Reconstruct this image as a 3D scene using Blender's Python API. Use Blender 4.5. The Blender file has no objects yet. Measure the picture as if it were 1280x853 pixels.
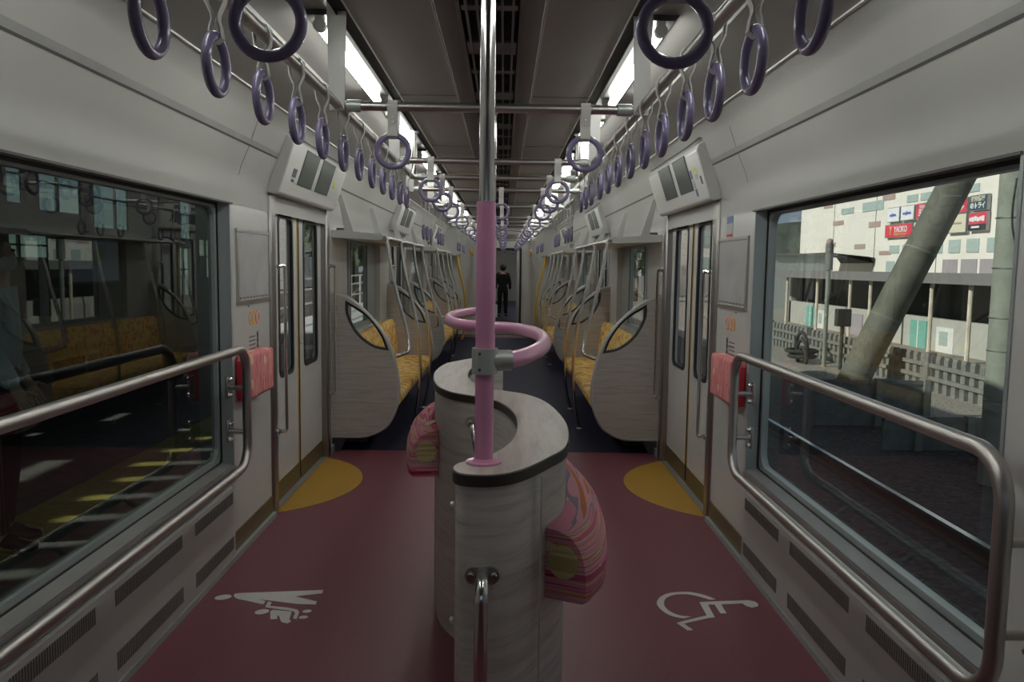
import bpy, bmesh, math, random
from mathutils import Vector, Matrix
random.seed(7)
SC = bpy.context.scene
COL = SC.collection
PI = math.pi

# ------------------------------------------------------------------ materials
def new_mat(name):
    m = bpy.data.materials.new(name); m.use_nodes = True
    nt = m.node_tree; nt.nodes.clear()
    out = nt.nodes.new('ShaderNodeOutputMaterial')
    return m, nt, out

def pbsdf(nt, out, col=(.5, .5, .5), rough=.5, metal=0., spec=.5, coat=0.):
    b = nt.nodes.new('ShaderNodeBsdfPrincipled')
    b.inputs['Base Color'].default_value = (*col, 1)
    b.inputs['Roughness'].default_value = rough
    b.inputs['Metallic'].default_value = metal
    b.inputs['Specular IOR Level'].default_value = spec
    b.inputs['Coat Weight'].default_value = coat
    nt.links.new(b.outputs[0], out.inputs[0])
    return b

def coords(nt, scale=(1, 1, 1), kind='Object', rot=(0, 0, 0)):
    tc = nt.nodes.new('ShaderNodeTexCoord'); mp = nt.nodes.new('ShaderNodeMapping')
    mp.inputs['Scale'].default_value = scale
    mp.inputs['Rotation'].default_value = rot
    nt.links.new(tc.outputs[kind], mp.inputs[0])
    return mp.outputs[0]

def noise(nt, vec, scale=5., detail=3., rough=.55):
    n = nt.nodes.new('ShaderNodeTexNoise')
    n.inputs['Scale'].default_value = scale; n.inputs['Detail'].default_value = detail
    n.inputs['Roughness'].default_value = rough
    nt.links.new(vec, n.inputs['Vector'])
    return n.outputs['Fac']

def ramp(nt, fac, stops, constant=False):
    r = nt.nodes.new('ShaderNodeValToRGB'); cr = r.color_ramp
    if constant: cr.interpolation = 'CONSTANT'
    while len(cr.elements) < len(stops): cr.elements.new(.5)
    for e, (p, c) in zip(cr.elements, stops):
        e.position = p; e.color = (*c, 1)
    nt.links.new(fac, r.inputs[0])
    return r.outputs[0]

def mat(name, col, rough=.5, metal=0., spec=.5, var=.06, nscale=6., stretch=(1, 1, 1), bump=0., coat=0.):
    m, nt, out = new_mat(name)
    b = pbsdf(nt, out, col, rough, metal, spec, coat)
    v = coords(nt, stretch)
    f = noise(nt, v, nscale)
    lo = tuple(c * (1 - var) for c in col); hi = tuple(min(1, c * (1 + var)) for c in col)
    nt.links.new(ramp(nt, f, [(.3, lo), (.7, hi)]), b.inputs['Base Color'])
    if bump:
        bp = nt.nodes.new('ShaderNodeBump'); bp.inputs['Strength'].default_value = bump
        bp.inputs['Distance'].default_value = .02
        nt.links.new(noise(nt, v, nscale * 6), bp.inputs['Height']); nt.links.new(bp.outputs[0], b.inputs['Normal'])
    return m

def emit(name, col, strength):
    m, nt, out = new_mat(name)
    b = pbsdf(nt, out, (.9, .9, .9), .4)
    b.inputs['Emission Color'].default_value = (*col, 1)
    b.inputs['Emission Strength'].default_value = strength
    return m

def glass(name, tint, ior=1.5, dirt=0.0):
    m, nt, out = new_mat(name)
    tr = nt.nodes.new('ShaderNodeBsdfTransparent'); tr.inputs[0].default_value = (*tint, 1)
    gl = nt.nodes.new('ShaderNodeBsdfGlossy'); gl.inputs['Roughness'].default_value = .01
    gl.inputs[0].default_value = (.95, 1, .98, 1)
    lw = nt.nodes.new('ShaderNodeLayerWeight'); lw.inputs[0].default_value = .5
    pw = nt.nodes.new('ShaderNodeMath'); pw.operation = 'POWER'; pw.inputs[1].default_value = 5.
    fr = nt.nodes.new('ShaderNodeMath'); fr.operation = 'MULTIPLY_ADD'
    f0 = ((ior - 1) / (ior + 1)) ** 2 * 2; fr.inputs[1].default_value = 1 - f0; fr.inputs[2].default_value = f0
    nt.links.new(lw.outputs['Facing'], pw.inputs[0]); nt.links.new(pw.outputs[0], fr.inputs[0])
    mx = nt.nodes.new('ShaderNodeMixShader')
    nt.links.new(fr.outputs[0], mx.inputs[0]); nt.links.new(tr.outputs[0], mx.inputs[1]); nt.links.new(gl.outputs[0], mx.inputs[2])
    nt.links.new(mx.outputs[0], out.inputs[0])
    return m

def wood(name, c0, c1, stretch, rough=.45, scale=4.):
    m, nt, out = new_mat(name)
    b = pbsdf(nt, out, c0, rough, spec=.4)
    v = coords(nt, stretch)
    f = noise(nt, v, scale, 4., .6)
    f2 = noise(nt, v, scale * 5, 3., .7)
    ad = nt.nodes.new('ShaderNodeMath'); ad.operation = 'MULTIPLY_ADD'; ad.inputs[1].default_value = .35
    nt.links.new(f2, ad.inputs[0]); nt.links.new(f, ad.inputs[2])
    mid = tuple((a + d) / 2 for a, d in zip(c0, c1))
    nt.links.new(ramp(nt, ad.outputs[0], [(.42, c1), (.55, mid), (.68, c0), (.9, tuple(min(1, a * 1.12) for a in c0))]), b.inputs['Base Color'])
    return m

def stripes(name, stretch, stops, scale=1., rough=.85, patch=None):
    m, nt, out = new_mat(name)
    b = pbsdf(nt, out, stops[0][1], rough, spec=.2)
    f = noise(nt, coords(nt, stretch), scale, 2., .6)
    c = ramp(nt, f, stops, True)
    if patch:
        vo = nt.nodes.new('ShaderNodeTexVoronoi'); vo.inputs['Scale'].default_value = patch[0]
        nt.links.new(coords(nt, patch[1]), vo.inputs['Vector'])
        lt = nt.nodes.new('ShaderNodeMath'); lt.operation = 'LESS_THAN'; lt.inputs[1].default_value = patch[2]
        nt.links.new(vo.outputs['Distance'], lt.inputs[0])
        mx = nt.nodes.new('ShaderNodeMix'); mx.data_type = 'RGBA'; mx.inputs[7].default_value = (*patch[3], 1)
        nt.links.new(lt.outputs[0], mx.inputs[0]); nt.links.new(c, mx.inputs[6])
        c = mx.outputs[2]
    nt.links.new(c, b.inputs['Base Color'])
    bp = nt.nodes.new('ShaderNodeBump'); bp.inputs['Strength'].default_value = .15; bp.inputs['Distance'].default_value = .005
    nt.links.new(noise(nt, coords(nt), 300.), bp.inputs['Height']); nt.links.new(bp.outputs[0], b.inputs['Normal'])
    return m

def seat_cloth():
    m, nt, out = new_mat('orange_seat_cloth')
    b = pbsdf(nt, out, (.8, .4, .05), .9, spec=.15)
    vo = nt.nodes.new('ShaderNodeTexVoronoi'); vo.distance = 'MANHATTAN'
    vo.inputs['Scale'].default_value = 14.
    nt.links.new(coords(nt, (1, 1.3, 1.3), 'Object', (0.3, .2, .6)), vo.inputs['Vector'])
    sep = nt.nodes.new('ShaderNodeSeparateColor'); nt.links.new(vo.outputs['Color'], sep.inputs[0])
    c = ramp(nt, sep.outputs[0], [(0, (.70, .37, .04)), (.35, (.60, .21, .045)), (.5, (.74, .45, .08)), (.70, (.60, .26, .18)), (.86, (.76, .58, .30))], True)
    gt = nt.nodes.new('ShaderNodeMath'); gt.operation = 'GREATER_THAN'; gt.inputs[1].default_value = .80
    nt.links.new(vo.outputs['Distance'], gt.inputs[0])
    mx = nt.nodes.new('ShaderNodeMix'); mx.data_type = 'RGBA'; mx.inputs[7].default_value = (.78, .60, .26, 1)
    nt.links.new(gt.outputs[0], mx.inputs[0]); nt.links.new(c, mx.inputs[6])
    nt.links.new(mx.outputs[2], b.inputs['Base Color'])
    return m

M = {}
M['wall'] = mat('wall_panel_white', (.58, .58, .565), .24, spec=.5, var=.03, nscale=2.)
M['wall_low'] = mat('heater_panel_grey', (.42, .41, .40), .45, var=.04, nscale=3.)
M['coving'] = mat('coving_panel', (.39, .39, .368), .40, var=.04, nscale=1.5)
M['ceil'] = mat('ceiling_panel_grey', (.34, .325, .305), .45, var=.04, nscale=2.)
M['ceil_side'] = mat('ceiling_side_grey', (.31, .30, .285), .4, var=.04, nscale=2.)
M['ceil_dark'] = mat('ceiling_vent_frame_grey', (.17, .16, .155), .5)
M['black'] = mat('black_recess', (.012, .012, .012), .6)
M['seam'] = mat('dark_seam', (.10, .095, .09), .6)
M['white_line'] = mat('pale_strip', (.72, .71, .68), .4)
M['steel'] = mat('brushed_steel', (.50, .48, .46), .36, 1., var=.04, nscale=4., stretch=(1, 1, .2))
M['chrome'] = mat('polished_chrome', (.74, .73, .72), .16, 1., var=.03)
M['pillar'] = mat('door_pillar_steel', (.36, .345, .33), .34, 1., var=.05, nscale=20., stretch=(6, 6, .2))
M['alu'] = mat('window_aluminium', (.36, .40, .40), .4, .25, var=.04)
M['sill'] = mat('sill_grey', (.30, .30, .29), .4, .3)
M['gasket'] = mat('black_rubber', (.014, .016, .016), .5)
M['floor_maroon'] = mat('floor_maroon_vinyl', (.195, .060, .078), .42, spec=.4, var=.10, nscale=90.)
M['floor_navy'] = mat('floor_navy_vinyl', (.020, .019, .042), .6, spec=.15, var=.2, nscale=90.)
M['floor_yellow'] = mat('floor_yellow_vinyl', (.45, .25, .03), .45, var=.07, nscale=90.)
M['marking'] = mat('white_floor_paint', (.62, .60, .58), .55)
M['wood_body'] = wood('whitewashed_wood_wrap', (.64, .60, .56), (.44, .41, .37), (.8, .8, 11.))
M['wood_top'] = wood('whitewashed_wood_top', (.50, .43, .39), (.36, .31, .28), (9., 1.1, 9.), .35)
M['wood_panel'] = wood('pale_wood_panel', (.47, .43, .395), (.35, .32, .29), (1.2, 1.2, 16.), .4)
M['edge'] = mat('dark_brown_edge', (.038, .030, .025), .5)
M['rim'] = mat('pale_grey_rim', (.50, .50, .49), .35, .2)
M['pink'] = mat('pink_pole_cover', (.68, .29, .48), .30, spec=.6, var=.03, coat=.3)
M['clamp'] = mat('pale_green_clamp', (.46, .50, .47), .32, .25)
M['ring'] = mat('lilac_plastic', (.235, .205, .355), .25, spec=.55, var=.04, coat=.3)
M['belt'] = mat('white_strap_web', (.60, .59, .57), .6)
M['orange'] = mat('orange_plastic', (.75, .30, .03), .3)
M['yellow_pole'] = mat('yellow_pole_cover', (.75, .45, .03), .35)
M['seat'] = seat_cloth()
M['seat_base'] = mat('dark_seat_base', (.03, .03, .035), .6)
M['cush'] = stripes('pink_striped_cloth', (.7, .7, 44.), [(0, (.36, .03, .07)), (.36, (.56, .12, .20)), (.42, (.72, .36, .42)), (.46, (.64, .16, .26)), (.505, (.60, .52, .26)), (.53, (.70, .28, .36)), (.575, (.30, .26, .32)), (.59, (.72, .34, .40)), (.64, (.58, .22, .08))], 1.0, patch=(6., (1, 1, 2.2), .20, (.66, .60, .38)))
M['cush_disc'] = stripes('straw_striped_cloth', (2., 2., 60.), [(0, (.50, .42, .18)), (.45, (.64, .56, .28)), (.55, (.70, .62, .36)), (.6, (.52, .42, .20))])
M['pad'] = stripes('pink_flower_cloth', (4., 40., 3.), [(0, (.72, .22, .24)), (.45, (.80, .33, .33)), (.52, (.66, .17, .20)), (.58, (.82, .40, .36))], 1.0, patch=(11., (1, 1, .8), .22, (.85, .58, .42)))
M['red'] = mat('deep_red', (.50, .02, .04), .55)
M['tube'] = emit('fluorescent_tube', (.98, 1., .94), 21.)
M['lamp_house'] = mat('lamp_housing', (.055, .055, .053), .4, .1)
M['lamp_cap'] = mat('lamp_cap', (.7, .7, .68), .4)
M['display'] = mat('display_casing', (.57, .57, .55), .32, var=.02)
M['screen'] = mat('dark_green_screen', (.085, .105, .095), .16, spec=.6)
M['sticker_dark'] = mat('sticker_dark', (.08, .08, .09), .5)
M['sticker_yel'] = mat('sticker_yellow', (.60, .60, .10), .5)
M['sticker_blue'] = mat('sticker_blue', (.10, .16, .32), .5)
M['sticker_grey'] = mat('sticker_grey', (.42, .43, .42), .5)
M['poster'] = mat('poster_sheet', (.50, .495, .50), .16, spec=.6, var=.10, nscale=5.)
M['logo_or'] = mat('logo_orange', (.75, .36, .10), .5)
M['logo_pk'] = mat('logo_pink', (.78, .34, .38), .5)
M['door'] = mat('door_leaf_white', (.62, .62, .61), .25, spec=.5, var=.02)
M['door_yel'] = mat('door_edge_yellow', (.46, .30, .05), .45)
M['kick'] = mat('door_kick_brown', (.17, .13, .055), .4, .4)
M['glass'] = glass('train_window_glass', (.86, .93, .90), 1.5)
M['glass_dark'] = glass('tinted_window_glass', (.46, .54, .50), 1.52)
M['glass_station'] = glass('green_station_glass', (.38, .52, .44), 1.4)
M['glass_clear'] = glass('clear_glass', (.95, .97, .96), 1.45)
M['skin'] = mat('skin', (.50, .32, .24), .55)
M['hair'] = mat('black_hair', (.012, .011, .011), .6)
M['shirt_blue'] = mat('blue_shirt', (.46, .60, .74), .8, var=.12, nscale=8., bump=.3)
M['black_cloth'] = mat('black_cloth', (.010, .010, .012), .85, bump=.2)
M['mask'] = mat('pale_mask', (.55, .62, .72), .8)
# outdoors
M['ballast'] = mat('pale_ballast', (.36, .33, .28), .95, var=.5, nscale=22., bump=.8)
M['ballast_shaded'] = mat('rusty_shaded_ballast', (.075, .062, .055), .95, var=.6, nscale=16., bump=.8)  # rusty brown, darkened further to carry the train's shadow in its colour
M['rail_steel'] = mat('rail_steel', (.42, .50, .58), .25, 1.)
M['rail_web'] = mat('rail_rust', (.09, .06, .04), .8)
M['concrete'] = mat('grey_concrete', (.20, .205, .185), .85, var=.2, nscale=5.)
M['pole_conc'] = mat('pole_concrete', (.25, .275, .23), .8, var=.15, nscale=4.)
M['pole_tilt'] = mat('stay_pole_paint', (.125, .128, .100), .75, var=.25, nscale=3.)
M['facade'] = mat('facade_cream', (.80, .77, .71), .8, var=.04, nscale=.3)
M['facade_win'] = mat('facade_window', (.40, .50, .48), .2)
M['facade_brown'] = mat('facade_brown', (.42, .31, .28), .8)
M['facade_panel'] = mat('facade_grey_panel', (.36, .33, .36), .5)
M['low_roof'] = mat('low_roof_grey', (.21, .20, .20), .7)
M['low_wall'] = mat('low_wall_grey', (.44, .44, .40), .85, var=.06, nscale=2.)
M['teal'] = mat('teal_shutter', (.18, .44, .38), .5)
M['white_paint_and_sunlit'] = mat('white_paint_and_sunlit', (.75, .75, .72), .5)
M['post_paint'] = mat('rusty_white_post', (.62, .56, .46), .7, var=.25, nscale=9., stretch=(1, 1, .3))
M['shade_dark'] = mat('dark_parts_and_shade', (.045, .047, .042), .9)
M['sign_red'] = mat('sign_red', (.72, .05, .09), .45)
M['sign_white'] = mat('sign_white', (.84, .86, .88), .45)
M['sign_beige'] = mat('sign_beige', (.70, .67, .52), .5)
M['sign_navy'] = mat('sign_navy', (.05, .09, .12), .45)
M['sign_blue'] = mat('sign_blue', (.15, .20, .62), .45)
M['sign_black'] = mat('sign_black', (.03, .03, .035), .45)
M['sign_yellow'] = mat('sign_yellow', (.80, .60, .15), .45)
M['platform'] = mat('platform_asphalt', (.16, .16, .15), .85, var=.2, nscale=12.)
M['tactile'] = mat('tactile_yellow', (.48, .42, .10), .75, var=.2, nscale=20.)
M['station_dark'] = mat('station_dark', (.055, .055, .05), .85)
M['poster_blue'] = mat('poster_blue', (.26, .34, .75), .4)
M['leaf'] = mat('tree_leaf', (.07, .11, .035), .9, var=.5, nscale=3.)
M['bark'] = mat('tree_bark', (.10, .075, .05), .9)
M['hill'] = mat('wooded_hill', (.10, .12, .09), .95, var=.4, nscale=.4)
M['grey_house'] = mat('grey_green_house', (.42, .46, .44), .8)

# ------------------------------------------------------------------ mesh helpers
def catmull(pts, n=6, closed=False):
    P = [Vector(p) for p in pts]; out = []
    N = len(P); rng = range(N if closed else N - 1)
    for i in rng:
        if closed: a, b, c, d = P[i - 1], P[i], P[(i + 1) % N], P[(i + 2) % N]
        else:
            b, c = P[i], P[i + 1]
            a = P[i - 1] if i else b * 2 - c
            d = P[i + 2] if i + 2 < N else c * 2 - b
        for k in range(n):
            t = k / n
            out.append(.5 * ((2 * b) + (c - a) * t + (2 * a - 5 * b + 4 * c - d) * t * t + (3 * b - a - 3 * c + d) * t ** 3))
    if not closed: out.append(P[-1])
    return out

def fillet(pts, r, n=6, closed=False):
    P = [Vector(p) for p in pts]; N = len(P); out = []
    for i in range(N):
        if not closed and i in (0, N - 1): out.append(P[i]); continue
        a, b, c = P[i - 1], P[i], P[(i + 1) % N]
        u, v = (a - b), (c - b); lu, lv = u.length, v.length; u.normalize(); v.normalize()
        ang = u.angle(v)
        d = min(r / math.tan(ang / 2), lu * .49, lv * .49); rr = d * math.tan(ang / 2)
        cen = b + (u + v).normalized() * (rr / math.sin(ang / 2))
        s, e = b + u * d - cen, b + v * d - cen
        tot = s.angle(e)
        for k in range(n + 1):
            t = k / n
            out.append(cen + (s * math.sin((1 - t) * tot) + e * math.sin(t * tot)) / math.sin(tot))
    return out

class MB:
    def __init__(self): self.v = []; self.f = []; self.m = []
    def add(self, vs, fs, m=0):
        o = len(self.v); self.v += [tuple(x) for x in vs]
        for f in fs: self.f.append([i + o for i in f]); self.m.append(m)
        return self
    def box(self, x0, x1, y0, y1, z0, z1, m=0):
        x0, x1 = sorted((x0, x1)); y0, y1 = sorted((y0, y1)); z0, z1 = sorted((z0, z1))
        vs = [(x, y, z) for z in (z0, z1) for y in (y0, y1) for x in (x0, x1)]
        return self.add(vs, [(0, 2, 3, 1), (4, 5, 7, 6), (0, 1, 5, 4), (2, 6, 7, 3), (0, 4, 6, 2), (1, 3, 7, 5)], m)
    def rbox(self, x0, x1, y0, y1, z0, z1, r=.01, m=0, seg=2):
        bm = bmesh.new(); bmesh.ops.create_cube(bm, size=1)
        for v in bm.verts:
            v.co = Vector(((x0 + x1) / 2 + v.co.x * (x1 - x0), (y0 + y1) / 2 + v.co.y * (y1 - y0), (z0 + z1) / 2 + v.co.z * (z1 - z0)))
        bmesh.ops.bevel(bm, geom=bm.edges[:], offset=r, segments=seg, affect='EDGES', profile=.5)
        bm.verts.index_update()
        self.add([v.co[:] for v in bm.verts], [[v.index for v in f.verts] for f in bm.faces], m); bm.free()
        return self
    def prism(self, poly, axis, a, b, m=0):
        def P(p, t): return {'x': (t, p[0], p[1]), 'y': (p[0], t, p[1]), 'z': (p[0], p[1], t)}[axis]
        n = len(poly)
        vs = [P(p, a) for p in poly] + [P(p, b) for p in poly]
        fs = [tuple(range(n))[::-1], tuple(range(n, 2 * n))] + [(i, (i + 1) % n, n + (i + 1) % n, n + i) for i in range(n)]
        return self.add(vs, fs, m)
    def sheet(self, prof, y0, y1, m=0):
        n = len(prof)
        vs = [(p[0], y0, p[1]) for p in prof] + [(p[0], y1, p[1]) for p in prof]
        return self.add(vs, [(i, i + 1, n + i + 1, n + i) for i in range(n - 1)], m)
    def tube(self, path, r, seg=12, closed=False, m=0):
        P = [Vector(p) for p in path]; n = len(P)
        T = []
        for i in range(n):
            a = P[i - 1] if (i or closed) else P[i]; b = P[(i + 1) % n] if (i < n - 1 or closed) else P[i]
            T.append((b - a).normalized())
        up = Vector((0, 0, 1)) if abs(T[0].z) < .9 else Vector((1, 0, 0))
        N = (up - T[0] * up.dot(T[0])).normalized(); vs = []
        for i in range(n):
            N = (N - T[i] * N.dot(T[i])).normalized(); B = T[i].cross(N)
            rr = r[i] if isinstance(r, (list, tuple)) else r
            for k in range(seg):
                a = 2 * PI * k / seg
                vs.append(P[i] + (N * math.cos(a) + B * math.sin(a)) * rr)
        fs = []
        for i in range(n if closed else n - 1):
            j = (i + 1) % n
            for k in range(seg):
                l = (k + 1) % seg
                fs.append((i * seg + k, i * seg + l, j * seg + l, j * seg + k))
        if not closed:
            fs.append(tuple(range(seg))[::-1]); fs.append(tuple((n - 1) * seg + k for k in range(seg)))
        return self.add(vs, fs, m)
    def ribbon(self, path, t, axis, a, b, closed=True, m=0):
        P = [Vector(p).to_2d() for p in path]; n = len(P); o = []; i_ = []
        for k in range(n):
            p = P[k - 1] if (k or closed) else P[k]; q = P[(k + 1) % n] if (k < n - 1 or closed) else P[k]
            d = (q - p); d = d.normalized() if d.length > 1e-9 else Vector((1, 0)); nr = Vector((-d.y, d.x))
            o.append(P[k] + nr * t / 2); i_.append(P[k] - nr * t / 2)
        def Q(p, s): return {'x': (s, p[0], p[1]), 'y': (p[0], s, p[1]), 'z': (p[0], p[1], s)}[axis]
        vs = [Q(p, a) for p in o] + [Q(p, b) for p in o] + [Q(p, a) for p in i_] + [Q(p, b) for p in i_]
        fs = []
        for k in range(n if closed else n - 1):
            l = (k + 1) % n
            fs += [(k, l, n + l, n + k), (2 * n + k, 3 * n + k, 3 * n + l, 2 * n + l), (k, 2 * n + k, 2 * n + l, l), (n + k, n + l, 3 * n + l, 3 * n + k)]
        if not closed:
            e = n - 1
            fs += [(0, n, 3 * n, 2 * n), (e, 2 * n + e, 3 * n + e, n + e)]
        return self.add(vs, fs, m)
    def lathe(self, prof, cen=(0, 0, 0), seg=20, m=0, axis='z'):
        vs = []; n = len(prof)
        for k in range(seg):
            a = 2 * PI * k / seg
            for r, h in prof:
                p = {'z': (r * math.cos(a), r * math.sin(a), h), 'x': (h, r * math.cos(a), r * math.sin(a)), 'y': (r * math.cos(a), h, r * math.sin(a))}[axis]
                vs.append(tuple(c + d for c, d in zip(cen, p)))
        fs = []
        for k in range(seg):
            l = (k + 1) % seg
            for i in range(n - 1): fs.append((k * n + i, l * n + i, l * n + i + 1, k * n + i + 1))
        fs.append(tuple(k * n for k in range(seg))[::-1]); fs.append(tuple(k * n + n - 1 for k in range(seg)))
        return self.add(vs, fs, m)
    def torus(self, R, r, cen=(0, 0, 0), axis='x', seg=36, sg=12, m=0):
        path = []
        for k in range(seg):
            a = 2 * PI * k / seg; u, w = R * math.cos(a), R * math.sin(a)
            path.append(Vector(cen) + Vector({'x': (0, u, w), 'y': (u, 0, w), 'z': (u, w, 0)}[axis]))
        return self.tube(path, r, sg, True, m)
    def sphere(self, c, r, seg=16, rings=10, m=0, sc=(1, 1, 1)):
        vs = [(c[0], c[1], c[2] + r * sc[2])]; fs = []
        for i in range(1, rings):
            p = PI * i / rings
            for k in range(seg):
                a = 2 * PI * k / seg
                vs.append((c[0] + r * sc[0] * math.sin(p) * math.cos(a), c[1] + r * sc[1] * math.sin(p) * math.sin(a), c[2] + r * sc[2] * math.cos(p)))
        vs.append((c[0], c[1], c[2] - r * sc[2])); e = len(vs) - 1
        for k in range(seg):
            l = (k + 1) % seg
            fs.append((0, 1 + k, 1 + l)); fs.append((e, e - seg + l, e - seg + k))
            for i in range(rings - 2):
                o = 1 + i * seg
                fs.append((o + k, o + seg + k, o + seg + l, o + l))
        return self.add(vs, fs, m)
    def holed(self, outer, holes, axis, a, b, m=0):
        """flat plate with holes"""
        bm = bmesh.new(); loops = []
        for lp in [outer] + holes:
            vs = [bm.verts.new((p[0], p[1], 0)) for p in lp]
            for i in range(len(vs)): bm.edges.new((vs[i], vs[(i + 1) % len(vs)]))
            loops.append(len(vs))
        bmesh.ops.triangle_fill(bm, use_beauty=True, use_dissolve=False, edges=bm.edges[:])
        bm.verts.index_update()
        pts = [v.co.copy() for v in bm.verts]; tris = [[v.index for v in f.verts] for f in bm.faces]; bm.free()
        def Q(p, s): return {'x': (s, p[0], p[1]), 'y': (p[0], s, p[1]), 'z': (p[0], p[1], s)}[axis]
        n = len(pts)
        vs = [Q(p, a) for p in pts] + [Q(p, b) for p in pts]
        fs = tris + [[i + n for i in t[::-1]] for t in tris]; o = 0
        for c in loops:
            for i in range(c): fs.append((o + i, o + (i + 1) % c, n + o + (i + 1) % c, n + o + i))
            o += c
        return self.add(vs, fs, m)
    def pane(self, x, y0, y1, z0, z1, m=0):
        return self.add([(x, y0, z0), (x, y1, z0), (x, y1, z1), (x, y0, z1)], [(0, 1, 2, 3)], m)
    def mirror_x(self):
        self.v = [(-x, y, z) for x, y, z in self.v]; self.f = [f[::-1] for f in self.f]; return self
    def move(self, d):
        self.v = [tuple(a + b for a, b in zip(v, d)) for v in self.v]; return self
    def build(self, name, mats, parent=None, smooth=35, bevel=0.):
        if not isinstance(mats, (list, tuple)): mats = [mats]
        me = bpy.data.meshes.new(name)
        v = self.v
        if parent is not None:
            mw = parent.get('_off', None)
        me.from_pydata(v, [], self.f)
        for x in mats: me.materials.append(x)
        me.polygons.foreach_set('material_index', self.m)
        bm = bmesh.new(); bm.from_mesh(me); bmesh.ops.recalc_face_normals(bm, faces=bm.faces[:]); bm.to_mesh(me); bm.free()
        me.update()
        if smooth:
            me.shade_smooth(); me.set_sharp_from_angle(angle=math.radians(smooth))
        o = bpy.data.objects.new(name, me); COL.objects.link(o)
        if parent is not None: link_child(o, parent)
        if bevel:
            md = o.modifiers.new('edge', 'BEVEL'); md.width = bevel; md.segments = 2; md.limit_method = 'ANGLE'
        return o

WORLD = {}
def wloc(o):
    p = Vector(o.location)
    return p if o.parent is None else p + wloc(o.parent)
def link_child(o, parent):
    o.parent = parent
    o.location = Vector(o.location) - wloc(parent)      # parents are never rotated while building

def tag(o, label=None, cat=None, group=None, kind=None):
    if label: o['label'] = label
    if cat: o['category'] = cat
    if group: o['group'] = group
    if kind: o['kind'] = kind
    return o
def thing(name, label, cat, loc=(0, 0, 0), group=None):
    o = bpy.data.objects.new(name, None); COL.objects.link(o); o.location = loc
    o.empty_display_size = .1
    return tag(o, label, cat, group)
def struct(name, mb, mats, parent=None, smooth=35):
    o = mb.build(name, mats, parent, smooth)
    if parent is None: o['kind'] = 'structure'
    return o
def struct_root(name, loc=(0, 0, 0)):
    o = bpy.data.objects.new(name, None); COL.objects.link(o); o.location = loc; o['kind'] = 'structure'; return o
def dup(root, loc, rotz=None, label=None, group=None):
    r = root.copy(); COL.objects.link(r); r.location = loc
    if rotz is not None: r.rotation_euler = (0, 0, rotz)
    if label: r['label'] = label
    if group: r['group'] = group
    for ch in root.children:
        c = ch.copy(); COL.objects.link(c); c.parent = r
        for g in ch.children:
            d = g.copy(); COL.objects.link(d); d.parent = c
    return r
def text(name, s, size, loc, rot, m, parent=None, ext=.002, width=None, bold=0.):
    cu = bpy.data.curves.new(name, 'FONT'); cu.body = s; cu.size = size; cu.align_x = 'CENTER'; cu.align_y = 'CENTER'
    cu.extrude = ext; cu.offset = bold
    tmp = bpy.data.objects.new(name, cu); COL.objects.link(tmp)
    bpy.context.view_layer.update()
    me = bpy.data.meshes.new_from_object(tmp.evaluated_get(bpy.context.evaluated_depsgraph_get()))
    COL.objects.unlink(tmp); bpy.data.objects.remove(tmp)
    if width and len(me.vertices):
        xs = [v.co.x for v in me.vertices]; w = max(xs) - min(xs); c = (max(xs) + min(xs)) / 2
        for v in me.vertices: v.co.x = (v.co.x - c) * width / w
    mt = Matrix.Translation(loc) @ rot.to_4x4()
    me.transform(mt)
    me.materials.clear(); me.materials.append(m)
    o = bpy.data.objects.new(name, me); COL.objects.link(o)
    if parent is not None: link_child(o, parent)
    return o
ORD = 'zeroth first second third fourth fifth sixth seventh eighth ninth tenth eleventh twelfth thirteenth fourteenth fifteenth sixteenth'.split()
SIDE = {-1: 'left', 1: 'right'}

# ------------------------------------------------------------------ dimensions (metres; +Y along the train)
W = 1.30; PER = 4.82; YB = -1.2; YE = 17.30
DO0, DO1 = 4.76, 6.10           # first doorway
DOORS = [DO0 + k * PER for k in range(3)]
BAYS = [6.20, 6.20 + PER]

# ------------------------------------------------------------------ floor
fl = MB()
for y0, y1, m in ((YB, 6.36, 0), (6.36, 16.6, 1), (16.6, YE + .5, 0)):
    fl.box(-1.42, 1.42, y0, y1, -.06, 0, m)
struct('floor', fl, [M['floor_maroon'], M['floor_navy']])
k = 0
for s in (-1, 1):
    for d, yd in enumerate(DOORS[:1]):
        cy = yd + .64; a = .433; r = .823
        a0 = math.acos(a / r); poly = []
        for i in range(25):
            t = -a0 + 2 * a0 * i / 24
            poly.append((s * (W + a - r * math.cos(t)), cy + r * math.sin(t)))
        o = MB().prism(poly, 'z', 0, .0015).build('floor_patch', M['floor_yellow'])
        tag(o, f'yellow half-round floor patch before the {"platform" if s < 0 else "track"} side doors', 'floor marking')

def poly_part(name, polys, m, parent=None, z=.0015):
    mb = MB()
    for p in polys: mb.prism(p, 'z', 0.0002, z)
    return mb.build(name, m, parent, 0)
def ell(cx, cy, rx, ry, a, n=20):
    return [(cx + rx * math.cos(t) * math.cos(a) - ry * math.sin(t) * math.sin(a), cy + rx * math.cos(t) * math.sin(a) + ry * math.sin(t) * math.cos(a)) for t in (2 * PI * i / n for i in range(n))]
t = thing('floor_pictogram', 'white stroller and parent pictogram painted on the maroon floor', 'floor marking', (-.98, 3.4, 0))
poly_part('parent_figure', [ell(-1.185, 3.476, .036, .026, .4),
    [(-1.144, 3.496), (-1.145, 3.515), (-1.112, 3.524), (-.9, 3.548), (-.757, 3.566), (-.754, 3.527), (-.867, 3.491), (-.757, 3.439), (-.755, 3.406), (-.834, 3.411), (-1.019, 3.458), (-.984, 3.437), (-.985, 3.403), (-1.051, 3.433), (-1.113, 3.458), (-1.134, 3.476)]], M['marking'], t)
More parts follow.
